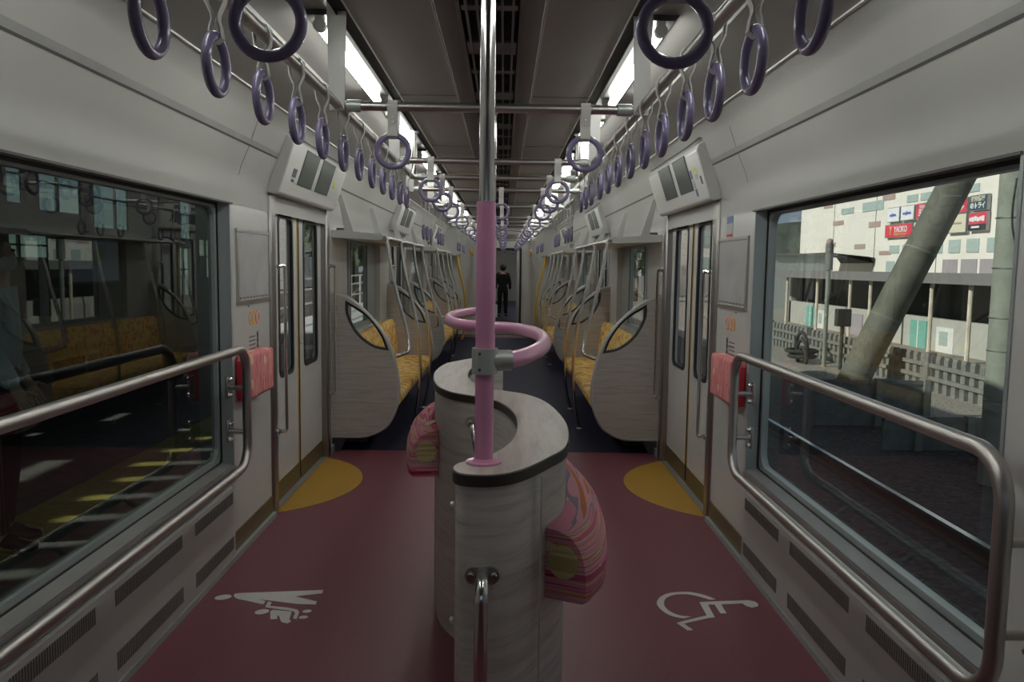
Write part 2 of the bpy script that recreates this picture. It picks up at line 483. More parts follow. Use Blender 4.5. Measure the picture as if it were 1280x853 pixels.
poly_part('stroller', [[(-.972, 3.433), (-.953, 3.427), (-.951, 3.388), (-.867, 3.372), (-.821, 3.353), (-.807, 3.327), (-.801, 3.257), (-.818, 3.266), (-.822, 3.32), (-.836, 3.337), (-.874, 3.349), (-.967, 3.374)],
    ell(-.776, 3.338, .019, .015, .3), ell(-.777, 3.279, .019, .015, .3)], M['marking'], t)
poly_part('baby_figure', [ell(-.967, 3.328, .030, .025, .5),
    [(-.933, 3.333), (-.925, 3.348), (-.841, 3.333), (-.836, 3.295), (-.831, 3.257), (-.818, 3.238), (-.83, 3.219), (-.857, 3.232), (-.871, 3.261), (-.882, 3.289), (-.891, 3.294), (-.883, 3.26), (-.91, 3.257)]], M['marking'], t)
t = thing('floor_pictogram', 'white wheelchair pictogram painted on the maroon floor', 'floor marking', (.98, 3.4, 0))
outer = catmull([(1.038, 3.501), (.996, 3.55), (.947, 3.577), (.911, 3.583), (.843, 3.569), (.793, 3.528), (.763, 3.468), (.759, 3.42), (.771, 3.369), (.793, 3.329), (.823, 3.308), (.848, 3.3)], 3)
inner = catmull([(1.008, 3.497), (.98, 3.521), (.94, 3.548), (.905, 3.555), (.857, 3.546), (.815, 3.512), (.795, 3.468), (.789, 3.426), (.796, 3.384), (.815, 3.349), (.841, 3.328), (.884, 3.319)], 3)
mb = MB(); n = len(outer)
mb.add([(p.x, p.y, .0015) for p in (Vector(q).to_3d() for q in outer)] + [(p.x, p.y, .0015) for p in (Vector(q).to_3d() for q in inner)], [(i, i + 1, n + i + 1, n + i) for i in range(n - 1)])
mb.build('wheel', M['marking'], t, 0)
poly_part('seated_figure', [[(.955, 3.469), (1.033, 3.479), (1.157, 3.493), (1.187, 3.495), (1.21, 3.481), (1.217, 3.456), (1.207, 3.43), (1.177, 3.418), (1.155, 3.434), (1.147, 3.46), (1.047, 3.447), (1.046, 3.356), (1.019, 3.354), (1.017, 3.446), (.987, 3.444), (.984, 3.313), (.952, 3.305), (.836, 3.25), (.861, 3.192), (.837, 3.187), (.806, 3.256), (.852, 3.281), (.953, 3.332)]], M['marking'], t)

# ------------------------------------------------------------------ side walls
COVE = [(1.2965, 1.788), (1.2965, 1.90), (1.275, 1.985), (1.232, 2.085), (1.185, 2.215), (1.15, 2.262), (1.10, 2.288)]
XG = 1.375                         # glass plane
wn = 0; dn = 0
for s in (-1, 1):
    def bx(mb, x0, x1, *a, m=0): mb.box(s * x0, s * x1, *a, m)
    w = MB(); T = W + .10
    segs = [(YB, 1.94), (4.0, DO0 - .12)]
    for d in range(3):
        a = DO1 + d * PER + .10
        if d < 2: segs += [(a, a + .75), (a + 2.60, a + 3.26)]
        else: segs += [(a, YE)]
    for a, b in segs: bx(w, W, T, a, b, 0, 1.90)
    bx(w, W, T, 1.94, 4.0, 0, .47)                       # under the big window
    for d in range(2):
        a = DO1 + d * PER + .85
        bx(w, W, T, a, a + 1.85, 0, .88); bx(w, W, T, a, a + 1.85, 1.73, 1.90)
    for d in range(3):
        bx(w, W + .07, T, DO0 - .12 + d * PER, DO1 + .10 + d * PER, 1.86, 1.95)
    bx(w, W, T, 1.94, 4.0, 1.79, 1.90)
    struct('wall_' + SIDE[s], w, M['wall'])
    # upper coving and its seam line
    c = MB()
    c.sheet([(s * x, z) for x, z in COVE], YB, YE)
    struct('trim_1' if s < 0 else 'trim_2', c, M['coving'], smooth=60)
    q = MB(); q.sheet([(s * 1.2325, 2.080), (s * 1.2275, 2.088)], YB, 4.60); q.sheet([(s * 1.2265, 2.088), (s * 1.2175, 2.112)], YB, 4.60, 1)
    for d in range(2): q.sheet([(s * 1.2335, 2.075), (s * 1.2275, 2.088)], DO1 + .05 + d * PER, DOORS[d + 1] - .14)
    # curved panel joint near the doors
    for y in (4.10,) + ((.72,) if s > 0 else ()):
        pts = [(1.299, 1.80), (1.298, 1.90), (1.273, 1.985), (1.229, 2.085), (1.182, 2.215)]
        q.sheet([(s * x, z) for x, z in pts], y, y + .007)
    q.box(s * 1.302, s * 1.29, 1.94, 4.02, 1.783, 1.791)
    struct('trim_3' if s < 0 else 'trim_4', q, [M['seam'], M['sill']], smooth=0)
    # big window
    wn += 1
    wr = struct_root(f'window_{wn}', (s * XG, 3.0, .49))
    fr = MB()
    rv = [(2.0, .47), (4.0, .47), (4.0, 1.79), (2.0, 1.79)]
    g = lambda y0, y1, z0, z1, r: [tuple(p.to_2d()) for p in fillet([(y0, z0, 0), (y1, z0, 0), (y1, z1, 0), (y0, z1, 0)], r, 6, True)]
    fr.holed(g(1.93, 4.01, .46, 1.80, .01), [g(1.975, 3.955, .515, 1.765, .07)], 'x', s * (XG - .012), s * (XG + .02))
    fr.build('frame', M['alu'], wr)
    gk = MB(); gk.holed(g(1.94, 4.0, .475, 1.788, .01), [g(1.955, 3.98, .492, 1.776, .03)], 'x', s * (XG - .020), s * (XG - .013))
    gk.build('gasket', M['gasket'], wr)
    MB().pane(s * (XG + .006), 1.95, 3.97, .50, 1.78).build('pane', M['glass_dark'] if s < 0 else M['glass'], wr)
    sl = MB(); sl.prism([(s * 1.298, .462), (s * 1.36, .47), (s * 1.36, .489), (s * 1.298, .477)], 'y', 1.94, 4.0); sl.box(s * 1.296, s * 1.3035, 1.93, 4.012, .385, .468)
    sl.build('sill', M['sill'], wr)
    jb = MB(); jb.box(s * 1.297, s * 1.362, 3.985, 4.004, .47, 1.79); jb.box(s * 1.297, s * 1.362, 1.936, 1.950, .47, 1.79)
    jb.build('jamb', M['alu'], wr)
    # heater cover with slotted vents below the window
    h = thing('heater_cover', f'pale slotted heater cover along the floor under the {"platform" if s < 0 else "track"} side window', 'heater', (s * 1.285, 3.0, 0))
    hc = MB(); hc.box(s * 1.278, s * 1.2995, 0.6, 3.93, .03, .382); hc.build('cover', M['wall_low'], h)
    for y0, y1 in ((1.45, 1.95), (2.09, 2.556), (2.69, 3.27), (3.41, 3.90)):
        for z0, z1 in ((.302, .36), (.07, .135)):
            v = MB(); v.box(s * 1.2765, s * 1.279, y0, y1, z0, z1, 1)
            nn = int((y1 - y0) / .0135)
            for i in range(nn):
                y = y0 + (i + .3) * (y1 - y0) / nn
                v.box(s * 1.2755, s * 1.2766, y, y + .0055, z0, z1, 0)
            v.build('vent_grille', [M['seam'], M['sill']], h, 0)
    # skirting
    b = MB()
    b.box(s * 1.272, s * 1.30, YB, DO0 - .12, 0, .028)
    b.box(s * 1.293, s * 1.30, 3.935, DO0 - .12, .028, .125, 1)
    for d in range(3):
        a = DO1 + .10 + d * PER; e = (DOORS[d + 1] - .12) if d < 2 else YE
        b.box(s * 1.28, s * 1.30, a, e, 0, .06)
    struct('baseboard_' + SIDE[s], b, [M['alu'], M['kick']])
    # ---------------- doors
    for d, yd in enumerate(DOORS):
        dn += 1
        dr = struct_root(f'door_{dn}', (s * 1.345, yd + .67, 0))
        pl = MB()
        for y in (yd - .12, DO1 + d * PER): pl.box(s * 1.283, s * 1.40, y, y + .10, 0, 1.90)
        pl.build('door_frame', M['pillar'], dr, bevel=.012)
        mid = yd + .665
        for j, (a, e, w0, w1) in enumerate(((yd - .02, mid - .003, yd + .20, yd + .52), (mid + .003, yd + 1.345, yd + .815, yd + 1.20))):
            lf = MB(); lf.holed([(a, .0), (e, .0), (e, 1.90), (a, 1.90)], [g(w0, w1, .79, 1.785, .05)], 'x', s * 1.333, s * 1.365)
            lo = lf.build('door_leaf', M['door'], dr)
            MB().holed(g(w0 - .014, w1 + .014, .776, 1.799, .06), [g(w0 + .012, w1 - .012, .802, 1.773, .045)], 'x', s * 1.328, s * 1.345).build('window_gasket', M['gasket'], lo)
            MB().pane(s * 1.349, w0 - .005, w1 + .005, .785, 1.79).build('window_pane', M['glass_clear'], lo)
            ye = (mid - .030, mid - .004) if j == 0 else (mid + .004, mid + .030)
            MB().box(s * 1.331, s * 1.334, ye[0], ye[1], .14, 1.88).build('yellow_edge_strip', M['door_yel'], lo)
            MB().box(s * 1.3315, s * 1.334, a + .005, e - .002, .012, .135).build('kick_plate', M['kick'], lo)
        MB().box(s * 1.327, s * 1.331, mid - .006, mid + .006, .03, 1.88).build('door_seal', M['gasket'], dr)
        sl = MB(); sl.box(s * 1.295, s * 1.42, yd - .02, yd + 1.34, -.01, .006); sl.build('threshold', M['sill'], dr)
        # upright grab bars beside the doorway
        for j, yb in enumerate((yd + .045, DO1 + d * PER + .13)):
            if d == 2 and j == 1: pass
            bar = thing('door_grab_bar', f'slim steel upright bar on the {"near" if j == 0 else "far"} side of {SIDE[s]} doorway {ORD[d + 1]} from the camera', 'grab bar', (s * 1.25, yb, .47))
            dy = -.05
            pth = fillet([(s * 1.275, yb + dy, .485), (s * 1.252, yb, .475), (s * 1.252, yb, 1.485), (s * 1.275, yb + dy, 1.475)], .02, 4)
            MB().tube(pth, .0105, 10).build('bar', M['chrome'], bar)
            for z in (.485, 1.475): MB().lathe([(.018, 0), (.018, .008)], (s * 1.279 - .004, yb + dy, z), 12, 0, 'x').build('wall_plate', M['steel'], bar)
        # display unit above the doorway
        y0, y1 = yd - .14, yd + 1.36
        D = thing('door_display', f'white slanted twin-screen unit over {SIDE[s]} doorway {ORD[d + 1]} from the camera', 'display', (s * 1.22, (y0 + y1) / 2, 1.89))
        ca = MB(); ca.prism([(s * x, z) for x, z in ((1.312, 1.90), (1.25, 1.885), (1.228, 1.897), (1.138, 2.168), (1.15, 2.205), (1.19, 2.225), (1.235, 2.10))], 'y', y0, y1)
        ca.build('casing', M['display'], D, 25, bevel=.008)
        def face(t): return (1.228 + (1.138 - 1.228) * t, 1.897 + (2.168 - 1.897) * t)
        nx, nz = -.949, -.315
        def onface(a, b, t0, t1, off=.004):
            (xa, za), (xb, zb) = face(t0), face(t1)
            P = [(xa, za), (xb, zb)]
            out = []
            for y in (a, b):
                for (x, z) in P: out.append((s * (x + nx * off), y, z + nz * off)); out.append((s * x, y, z))
            # 0:a,lo,front 1:a,lo,back 2:a,hi,front 3:a,hi,back 4.. same for b
            return out, [(0, 2, 6, 4), (1, 5, 7, 3), (0, 4, 5, 1), (2, 3, 7, 6), (0, 1, 3, 2), (4, 6, 7, 5)]
        for a, b in ((y0 + .30, y0 + .635), (y0 + .745, y0 + 1.10)):
            bz = MB(); bz.add(*onface(a - .008, b + .008, .265, 1.03, .0025)); bo = bz.build('screen_bezel', M['sticker_dark'], D, 0)
            sc_ = MB(); sc_.add(*onface(a, b, .285, 1.01, .005)); sc_.build('screen', M['screen'], bo, 0)
        if d == 0:
            if s < 0: lst = [(.14, .22, .38, .56, 'sticker_dark'), (.15, .21, .28, .34, 'sticker_dark'), (1.20, 1.27, .52, .66, 'sticker_yel')]
            else: lst = [(.235, .275, .50, .68, 'sticker_blue'), (.225, .265, .30, .48, 'sticker_grey'), (.215, .255, .12, .28, 'sticker_blue'), (.12, .19, .58, .70, 'sticker_yel'), (.12, .18, .46, .57, 'sticker_grey'), (.045, .075, .33, .50, 'sticker_dark')]
            for a, b, t0, t1, mm in lst:
                MB().add(*onface(y0 + a, y0 + b, t0, t1, .002)).build('sticker', M[mm], D, 0)
        MB().tube([(s * 1.20, y0 - .01, 2.238), (s * 1.155, y0 + .02, 2.238), (s * 1.135, y0 + .2, 2.215), (s * 1.135, y1 - .1, 2.215)], .006, 6).build('top_edge_strip', M['seam'], D)

# recess for reveals above big doorway is behind the display

# ------------------------------------------------------------------ ceiling
c = MB()
for s in (-1, 1):
    c.sheet([(s * 1.10, 2.288), (s * .80, 2.318)], YB, YE, 1)
    c.sheet([(s * .80, 2.318), (s * .795, 2.345), (s * .50, 2.345), (s * .50, 2.302)], YB, YE, 1)
    c.sheet([(s * .50, 2.302), (s * .497, 2.302), (s * .497, 2.315), (s * .450, 2.315), (s * .450, 2.302)], YB, YE, 2)
    c.sheet([(s * .450, 2.302), (s * .178, 2.302)], YB, YE, 0)
    c.sheet([(s * .178, 2.302), (s * .17, 2.296), (s * .11, 2.31), (s * .095, 2.31)], YB, YE, 3)
    c.sheet([(s * .095, 2.31), (s * .095, 2.40), (0, 2.40)], YB, YE, 2)
struct('ceiling', c, [M['ceil'], M['ceil_side'], M['black'], M['ceil_dark']], smooth=0)
q = MB()
for s in (-1, 1):
    q.box(s * 1.093, s * 1.105, YB, YE, 2.282, 2.290)
    q.box(s * .453, s * .448, YB, YE, 2.298, 2.304)
    q.box(s * .180, s * .176, YB, YE, 2.298, 2.304)
struct('trim_5', q, M['white_line'], smooth=0)
q = MB()
y = YB + .3
while y < YE:
    for s in (-1, 1): q.box(s * .178, s * .455, y, y + .004, 2.2995, 2.303)
    y += 1.6
struct('trim_6', q, M['seam'], smooth=0)
v = thing('ceiling_vent', 'long dark louvred air vent along the middle of the ceiling', 'vent', (0, 8, 2.3))
q = MB()
for x in (-.075, -.04, 0, .04, .075): q.box(x - .004, x + .004, YB, YE, 2.300, 2.312)
q.build('louvre_bars', M['ceil_dark'], v, 0)
y = .9; i = 0
q = MB()
while y < YE:
    q.box(-.09, .09, y, y + (.16 if i % 2 else .05), 2.306, 2.316); y += .42; i += 1
q.build('cross_grille', M['ceil_dark'], v, 0)['kind'] = 'stuff'
# roof shell that keeps the sun out
q = MB(); q.box(-1.42, 1.42, YB - .1, YE + .4, 2.72, 2.80)
for s in (-1, 1): q.box(s * 1.40, s * 1.42, YB - .1, YE + .4, 1.88, 2.75)
struct('roof', q, M['lamp_house'])
wb = MB(); wb.holed([(-1.42, 0), (1.42, 0), (1.42, 2.75), (-1.42, 2.75)], [[(a, 1.0), (b, 1.0), (b, 1.95), (a, 1.95)] for a, b in ((-1.2, -.45), (-.4, .4), (.45, 1.2))], 'y', YB - .02, YB + .02)
struct('wall_back', wb, M['ceil_dark'], smooth=0)
wn_b = struct_root('window_20', (0, YB, 1.0))
MB().add([(-1.2, YB, 1.0), (1.2, YB, 1.0), (1.2, YB, 1.95), (-1.2, YB, 1.95)], [(0, 1, 2, 3)]).build('pane', M['glass_clear'], wn_b, 0)

# ------------------------------------------------------------------ fluorescent lights
lamp = None
for s in (-1, 1):
    n = 0; y = 1.2
    while y < 16.6:
        n += 1
        lab = f'fluorescent ceiling light, {ORD[n]} from the camera in the {SIDE[s]} ceiling row'
        if lamp is None:
            lamp = thing('fluorescent_light', lab, 'ceiling light', (s * .575, y, 2.345), 'fluorescent ceiling lights')
            X = s * .575
            h = MB(); h.prism([(X - .062, 2.344), (X - .045, 2.326), (X + .045, 2.326), (X + .062, 2.344)], 'y', y - .03, y + 1.25)
            h.build('reflector_housing', M['lamp_house'], lamp, 20)
            t_ = MB(); t_.tube([(X, y, 2.296), (X, y + 1.20, 2.296)], .0175, 14); t_.build('tube', M['tube'], lamp, 60)
            for a, b in ((y - .028, y + .002), (y + 1.198, y + 1.228)):
                e = MB(); e.box(X - .014, X + .014, a, b, 2.290, 2.328); e.tube([(X, a, 2.296), (X, b, 2.296)], .021, 14); e.build('lamp_holder', M['lamp_cap'], lamp)
            first = lamp
        else:
            dup(first, (s * .575, y, 2.345), label=lab)
        y += 1.6

# ------------------------------------------------------------------ overhead rails, cross bars, straps
ZB = 2.02
RAILX, BAYX = .50, .60
for s in (-1, 1):
    for nme, x, a, b in (('front', RAILX, -.9, 4.98), ('first seat bay', BAYX, 6.25, 9.55), ('second seat bay', BAYX, 11.07, 14.37), ('end', BAYX, 15.95, 17.25)):
        r = thing('overhead_rail', f'long steel strap rail under the {SIDE[s]} ceiling lights, {nme} section', 'hand rail', (s * x, (a + b) / 2, ZB))
        if nme == 'front': pth = fillet([(s * x, a, ZB), (s * x, b - .1, ZB), (s * x, b, ZB + .06), (s * x, b, 2.30)], .06, 5)
        else: pth = [(s * x, a, ZB), (s * x, b, ZB)]
        MB().tube(pth, .0155, 14).build('tube', M['steel'], r)
        e = MB(); e.lathe([(.026, 0), (.026, .012)], (s * x, b, 2.296), 14)
        if nme == 'front': e.build('ceiling_flange', M['lamp_cap'], r)

CROSS = [1.30, 2.72, 4.10, 4.86, 5.63, 7.17, 8.80, 9.72, 10.50, 12.0, 13.6, 14.55, 15.35, 16.6]
proto = None
for i, y in enumerate(CROSS):
    x = RAILX if y < 5.2 else BAYX
    b = thing('overhead_cross_bar', f'steel cross bar between the strap rails, {ORD[i + 1]} from the camera', 'hand rail', (0, y, ZB), 'overhead cross bars')
    MB().tube([(-x, y, ZB), (x, y, ZB)], .0155, 14).build('bar', M['steel'], b)
    for s in (-1, 1):
        MB().tube([(s * (x - .028), y, ZB), (s * (x - .075), y, ZB)], .0205, 12).build('end_socket', M['clamp'], b)
        if y not in (4.86,):
            hp = MB(); hp.prism([(s * x - .032, 2.345), (s * x + .032, 2.345), (s * x + .024, 2.0), (s * x - .024, 2.0)], 'y', y - .03, y - .02)
            hp.build('hanger_plate', M['display'], b)

def make_strap(name, drop, rail=True, orange=False, label='', loc=(0, 0, 0)):
    """rail: ring hangs in the plane of a rail running along Y; otherwise in the plane of a cross bar along X"""
    t = thing(name, label, 'hand strap', loc)
    x, y, z = loc
    zc = -drop; zt = zc + .0525
    br = .0195
    half = [(0, zt - .0125), (.0125, zt - .004), (.009, zt + .018), (.005, zt + .030)]
    if rail: half += [(.006, zt + .04), (.0175, -.028), (br, -.004)]
    else: half += [(.0065, zt + .04), (.010, -.03), (br, -.004)]
    arc = [(br * math.cos(a), br * math.sin(a)) for a in (math.radians(q_) for q_ in (20, 50, 90))]
    R = half + arc
    path = R + [(-u, w) for u, w in R[-2:0:-1]]
    wd = .011 if rail else .0165
    mb = MB().ribbon(path, .003, 'y' if rail else 'x', -wd, wd)
    if not rail: mb.v = [(a, b, c_) for a, b, c_ in mb.v]
    mb.move(loc)
    mb.build('strap', M['belt'], t, 50)
    r = MB().torus(.0525, .0098, (x, y, z + zc), 'x' if rail else 'y', 32, 12)
    r.build('ring', M['orange'] if orange else M['ring'], t, 180)
    if not rail:
        rv = MB()
        for zz in (-.035, -.05): rv.lathe([(.0035, 0), (.0035, .012)], (x, y - .013, z + zz), 8, 0, 'y')
        rv.build('rivet', M['steel'], t)
    return t
P = {}
def strap(kind, loc, label, group):
    key = kind
    if key not in P:
        P[key] = make_strap('hanging_strap', .26 if kind == 'long' or kind == 'orange' else .145, kind in ('short', 'long', 'orange'), kind == 'orange', label, loc)
        P[key]['group'] = group
        return P[key]
    return dup(P[key], loc, label=label, group=group)
LY = {-1: [1.29, 1.58, 1.88, 2.18, 2.48, 2.80, 3.10, 3.40, 3.70, 4.00, 4.30, 4.60], 1: [1.20, 1.48, 1.75, 2.02, 2.32, 2.60, 2.89, 3.20, 3.50, 3.80, 4.17, 4.45, 4.72]}
for s in (-1, 1):
    for n, y in enumerate(LY[s]):
        strap('short', (s * RAILX, y, ZB), f'lilac ring on a looped white strap, {ORD[n + 1]} from the camera on the {SIDE[s]} overhead rail', f'ring straps on the {SIDE[s]} front rail')
    for bi, b0 in enumerate(BAYS):
        for n, q_ in enumerate((.36, .66, .96, 1.85, 2.15, 2.45)):
            y = b0 + q_
            if min(abs(y - c_) for c_ in CROSS) < .035: y += .06
            strap('long', (s * BAYX, y, ZB), f'long lilac ring strap above the {SIDE[s]} seats of the {ORD[bi + 1]} bay, {ORD[n + 1]} from the camera', f'ring straps above {SIDE[s]} bay {ORD[bi + 1]}')
    for n, y in enumerate((16.05, 16.3, 16.75, 17.0)):
        strap('orange', (s * BAYX, y, ZB), f'orange ring strap over the {SIDE[s]} end seats, {ORD[n + 1]} from the camera', f'orange straps at the {SIDE[s]} car end')
for n, y in enumerate(CROSS):
    for s in (-1, 1):
        strap('cross', (s * .32, y, ZB), f'lilac ring on a flat white strap, {SIDE[s]} one on the {ORD[n + 1]} cross bar', 'ring straps on the cross bars')
    if y > 5.2:
        strap('short', (.03, y, ZB + .002), f'lilac ring strap hanging mid-aisle from the {ORD[n + 1]} cross bar', 'mid-aisle ring straps') if False else strap('cross', (.03, y, ZB), f'lilac ring strap hanging mid-aisle from the {ORD[n + 1]} cross bar', 'mid-aisle ring straps')

# ------------------------------------------------------------------ S-shaped counter in the aisle
Rr = [(-.04, 1.878), (.037, 1.872), (.106, 1.925), (.18, 2.055), (.237, 2.19), (.262, 2.45), (.25, 2.70), (.213, 2.93), (.15, 3.08), (.075, 3.155)]
Ll = [(-.065, 1.93), (-.055, 1.985), (-.015, 2.02), (.04, 2.11), (.085, 2.27), (.102, 2.5), (.09, 2.70), (.045, 2.89), (-.02, 3.0), (-.075, 3.045)]
ref = lambda p: (-p[0], 6.2 - p[1])
loop = Rr + [ref(p) for p in Ll[-2::-1]] + [ref(p) for p in Rr[:-1]] + [(-.075, 3.045)] + Ll[-2::-1]
OUT = [tuple(p.to_2d()) for p in catmull([(a, b, 0) for a, b in loop], 5, True)]
def inset(poly, d):
    n = len(poly); out = []
    for i in range(n):
        a, b = Vector(poly[i - 1]), Vector(poly[(i + 1) % n]); t_ = (b - a).normalized()
        out.append((poly[i][0] - t_.y * d, poly[i][1] + t_.x * d))
    return out
area = sum(OUT[i - 1][0] * OUT[i][1] - OUT[i][0] * OUT[i - 1][1] for i in range(len(OUT)))
sg = 1 if area > 0 else -1
IN = inset(OUT, .008 * sg)
ct = thing('aisle_counter', 'S-shaped whitewashed wood counter standing in the middle of the aisle', 'counter', (0, 3.1, 0))
MB().prism(IN, 'z', .0, .973).build('body', M['wood_body'], ct, 40)
MB().prism(OUT, 'z', .9715, .9985).build('edge_band', M['edge'], ct, 40)
MB().prism(inset(OUT, .003 * sg), 'z', .998, 1.002).build('countertop', M['wood_top'], ct, 40)
MB().prism(inset(OUT, .03 * sg), 'z', 0, .06).build('plinth', M['seam'], ct, 40)
# vertical joints of the wrapped panel
j = MB()
for (x, y) in ((.158, 1.997), (-.158, 4.203)): j.box(x - .002, x + .002, y - .004, y + .004, .03, .966)
j.build('panel_joint', M['white_line'], ct)
# hip cushions swept along the outer curve
def cushion(flip, z0, z1, lab):
    pts = [p for p in catmull([(a, b, 0) for a, b in Rr[3:8]], 6)]
    pr = [(0, z0), (.113, z0), (.121, z0 + .010), (.124, z0 + .06), (.119, z0 + .105), (.104, z0 + .148), (.076, z0 + .178), (.035, z0 + .192), (0, z1)]
    if flip: pts = [Vector((-p.x, 6.2 - p.y, 0)) for p in pts]
    n = len(pts); vs = []; fs = []; k_ = len(pr)
    for i in range(n):
        t_ = (pts[min(i + 1, n - 1)] - pts[max(i - 1, 0)]).normalized(); nr = Vector((t_.y, -t_.x, 0))
        e = min(i, n - 1 - i); sh = 1.0 if e > 0 else .93
        for (d, z) in pr:
            p = pts[i] + nr * (d * sh - .006); vs.append((p.x, p.y, z0 + (z - z0) * (1.0 if e > 0 else .98)))
    for i in range(n - 1):
        for q_ in range(k_): fs.append((i * k_ + q_, i * k_ + (q_ + 1) % k_, (i + 1) * k_ + (q_ + 1) % k_, (i + 1) * k_ + q_))
    fs.append(tuple(range(k_))); fs.append(tuple((n - 1) * k_ + q_ for q_ in range(k_))[::-1])
    o = MB().add(vs, fs).build('hip_cushion', M['cush'], ct, 40)
    o['label'] = lab
    for i, sgn in ((0, -1), (n - 1, 1)):
        t_ = (pts[min(i + 1, n - 1)] - pts[max(i - 1, 0)]).normalized(); nr = Vector((t_.y, -t_.x, 0))
        cen = pts[i] + nr * .045 + Vector((0, 0, z0 + .105)); ds = []
        for k in range(24):
            a = 2 * PI * k / 24
            ds.append(cen + nr * (.042 * math.cos(a)) + Vector((0, 0, .045 * math.sin(a))))
        vv = [p + t_ * sgn * .003 for p in ds] + [p - t_ * sgn * .004 for p in ds]
        MB().add(vv, [tuple(range(24)), tuple(range(24, 48))[::-1]] + [(q_, (q_ + 1) % 24, 24 + (q_ + 1) % 24, 24 + q_) for q_ in range(24)]).build('end_disc', M['cush_disc'], o, 40)
cushion(False, .62, .815, 'pink striped hip cushion')
cushion(True, .62, .825, 'pink striped hip cushion')
# steel grab bars with bolted oval plates
def grab(path, plates, r=.0165):
    o = MB().tube(fillet(path, .045, 5), r, 14).build('grab_bar', M['chrome'], ct)
    for (c_, nrm) in plates:
        nrm = Vector(nrm).normalized(); tan = Vector((0, 0, 1)).cross(nrm).normalized(); c_ = Vector(c_)
        vs = []; n = 28
        for off in (0, .009):
            for k in range(n):
                a = 2 * PI * k / n; u = math.cos(a) * .024 + (.018 if math.cos(a) > 0 else -.018); w_ = math.sin(a) * .022
                vs.append(c_ + nrm * off + tan * u + Vector((0, 0, w_)))
        pl = MB().add(vs, [tuple(range(n))[::-1], tuple(range(n, 2 * n))] + [(k, (k + 1) % n, n + (k + 1) % n, n + k) for k in range(n)])
        po = pl.build('mounting_plate', M['steel'], o)
        for sx in (-1, 1):
            bb = MB(); cc = c_ + tan * (sx * .028) + nrm * .009
            bb.tube([cc, cc + nrm * .008], [.010, .007], 10); bb.build('bolt', M['chrome'], po)
grab([(.012, 1.868, .752), (.012, 1.80, .752), (.012, 1.80, .30), (.012, 1.868, .30)], [((.012, 1.879, .752), (0, -1, 0)), ((.012, 1.879, .30), (0, -1, 0))])
grab([(-.045, 3.03, .90), (-.05, 2.955, .89), (-.03, 2.90, .80), (-.03, 2.93, .42), (-.03, 3.02, .40)], [((-.043, 3.018, .90), (-.35, -1, 0))])
grab([(.045, 3.17, .90), (.05, 3.245, .89), (.03, 3.30, .80), (.03, 3.27, .42), (.03, 3.18, .40)], [((.043, 3.182, .90), (.35, 1, 0))])
# knobs on the wrapped side, seen at the counter's edge
kb = MB()
for z in (.90, .60): kb.lathe([(.012, 0), (.011, .008), (.004, .012)], (-.062, 1.952, z), 10, 0, 'x')
kb.mirror_x().mirror_x()
kb.v = [(-.062 - (x + .062), y, z) for x, y, z in kb.v]
kb.build('cover_screw', M['rim'], ct)

# stanchion poles through the counter and the S-shaped pink rail
def stanchion(x, y, lab, back):
    t = thing('stanchion_pole', lab, 'pole', (x, y, 1.0))
    MB().tube([(x, y, 1.0), (x, y, 2.31)], .0185, 18).build('pole', M['chrome'], t)
    MB().tube([(x, y, 1.0), (x, y, 1.655)], .0235, 20).build('pink_sleeve', M['pink'], t)
    MB().lathe([(.024, .012), (.028, .006), (.045, .0045), (.045, 0)][::-1], (x, y, 1.002), 24).build('base_flange', M['pink'], t)
    MB().lathe([(.02, -.03), (.03, -.012), (.045, 0)], (x, y, 2.302), 20).build('ceiling_flange', M['steel'], t)
    return t
stanchion(.010, 1.99, 'chrome pole with pink lower sleeve rising from the near end of the counter', 0)
stanchion(-.010, 4.21, 'chrome pole with pink lower sleeve rising from the far end of the counter', 1)
ZR = 1.262
half = [(.010, 1.99), (.055, 2.0), (.11, 2.09), (.160, 2.28), (.186, 2.52), (.176, 2.78), (.11, 3.01), (0, 3.10)]
full = half + [ref(p) for p in half[-2::-1]]
rl = thing('counter_rail', 'pink S-shaped hand rail curving above the counter between its two poles', 'hand rail', (0, 3.1, ZR))
pth = catmull([(a, b, ZR) for a, b in full], 7)
MB().tube(pth[5:-5], .0225, 18).build('rail', M['pink'], rl, 60)
for (x, y), (x2, y2) in ((full[0], full[1]), (full[-1], full[-2])):
    cl = MB(); cl.tube([(x, y, ZR - .032), (x, y, ZR + .032)], .0325, 18)
    d = Vector((x2 - x, y2 - y, 0)).normalized(); p0 = Vector((x, y, ZR))
    cl.tube([p0, p0 + d * .068], [.0275, .0265], 18)
    co = cl.build('tee_clamp', M['clamp'], rl, 40)
    bl = MB()
    for z in (-.02, .02):
        for u in (-.012,): bl.lathe([(.004, 0), (.004, .003)], (x + u, y - .0315, ZR + z), 8, 0, 'y')
    bl.build('clamp_screw', M['sticker_dark'], co)

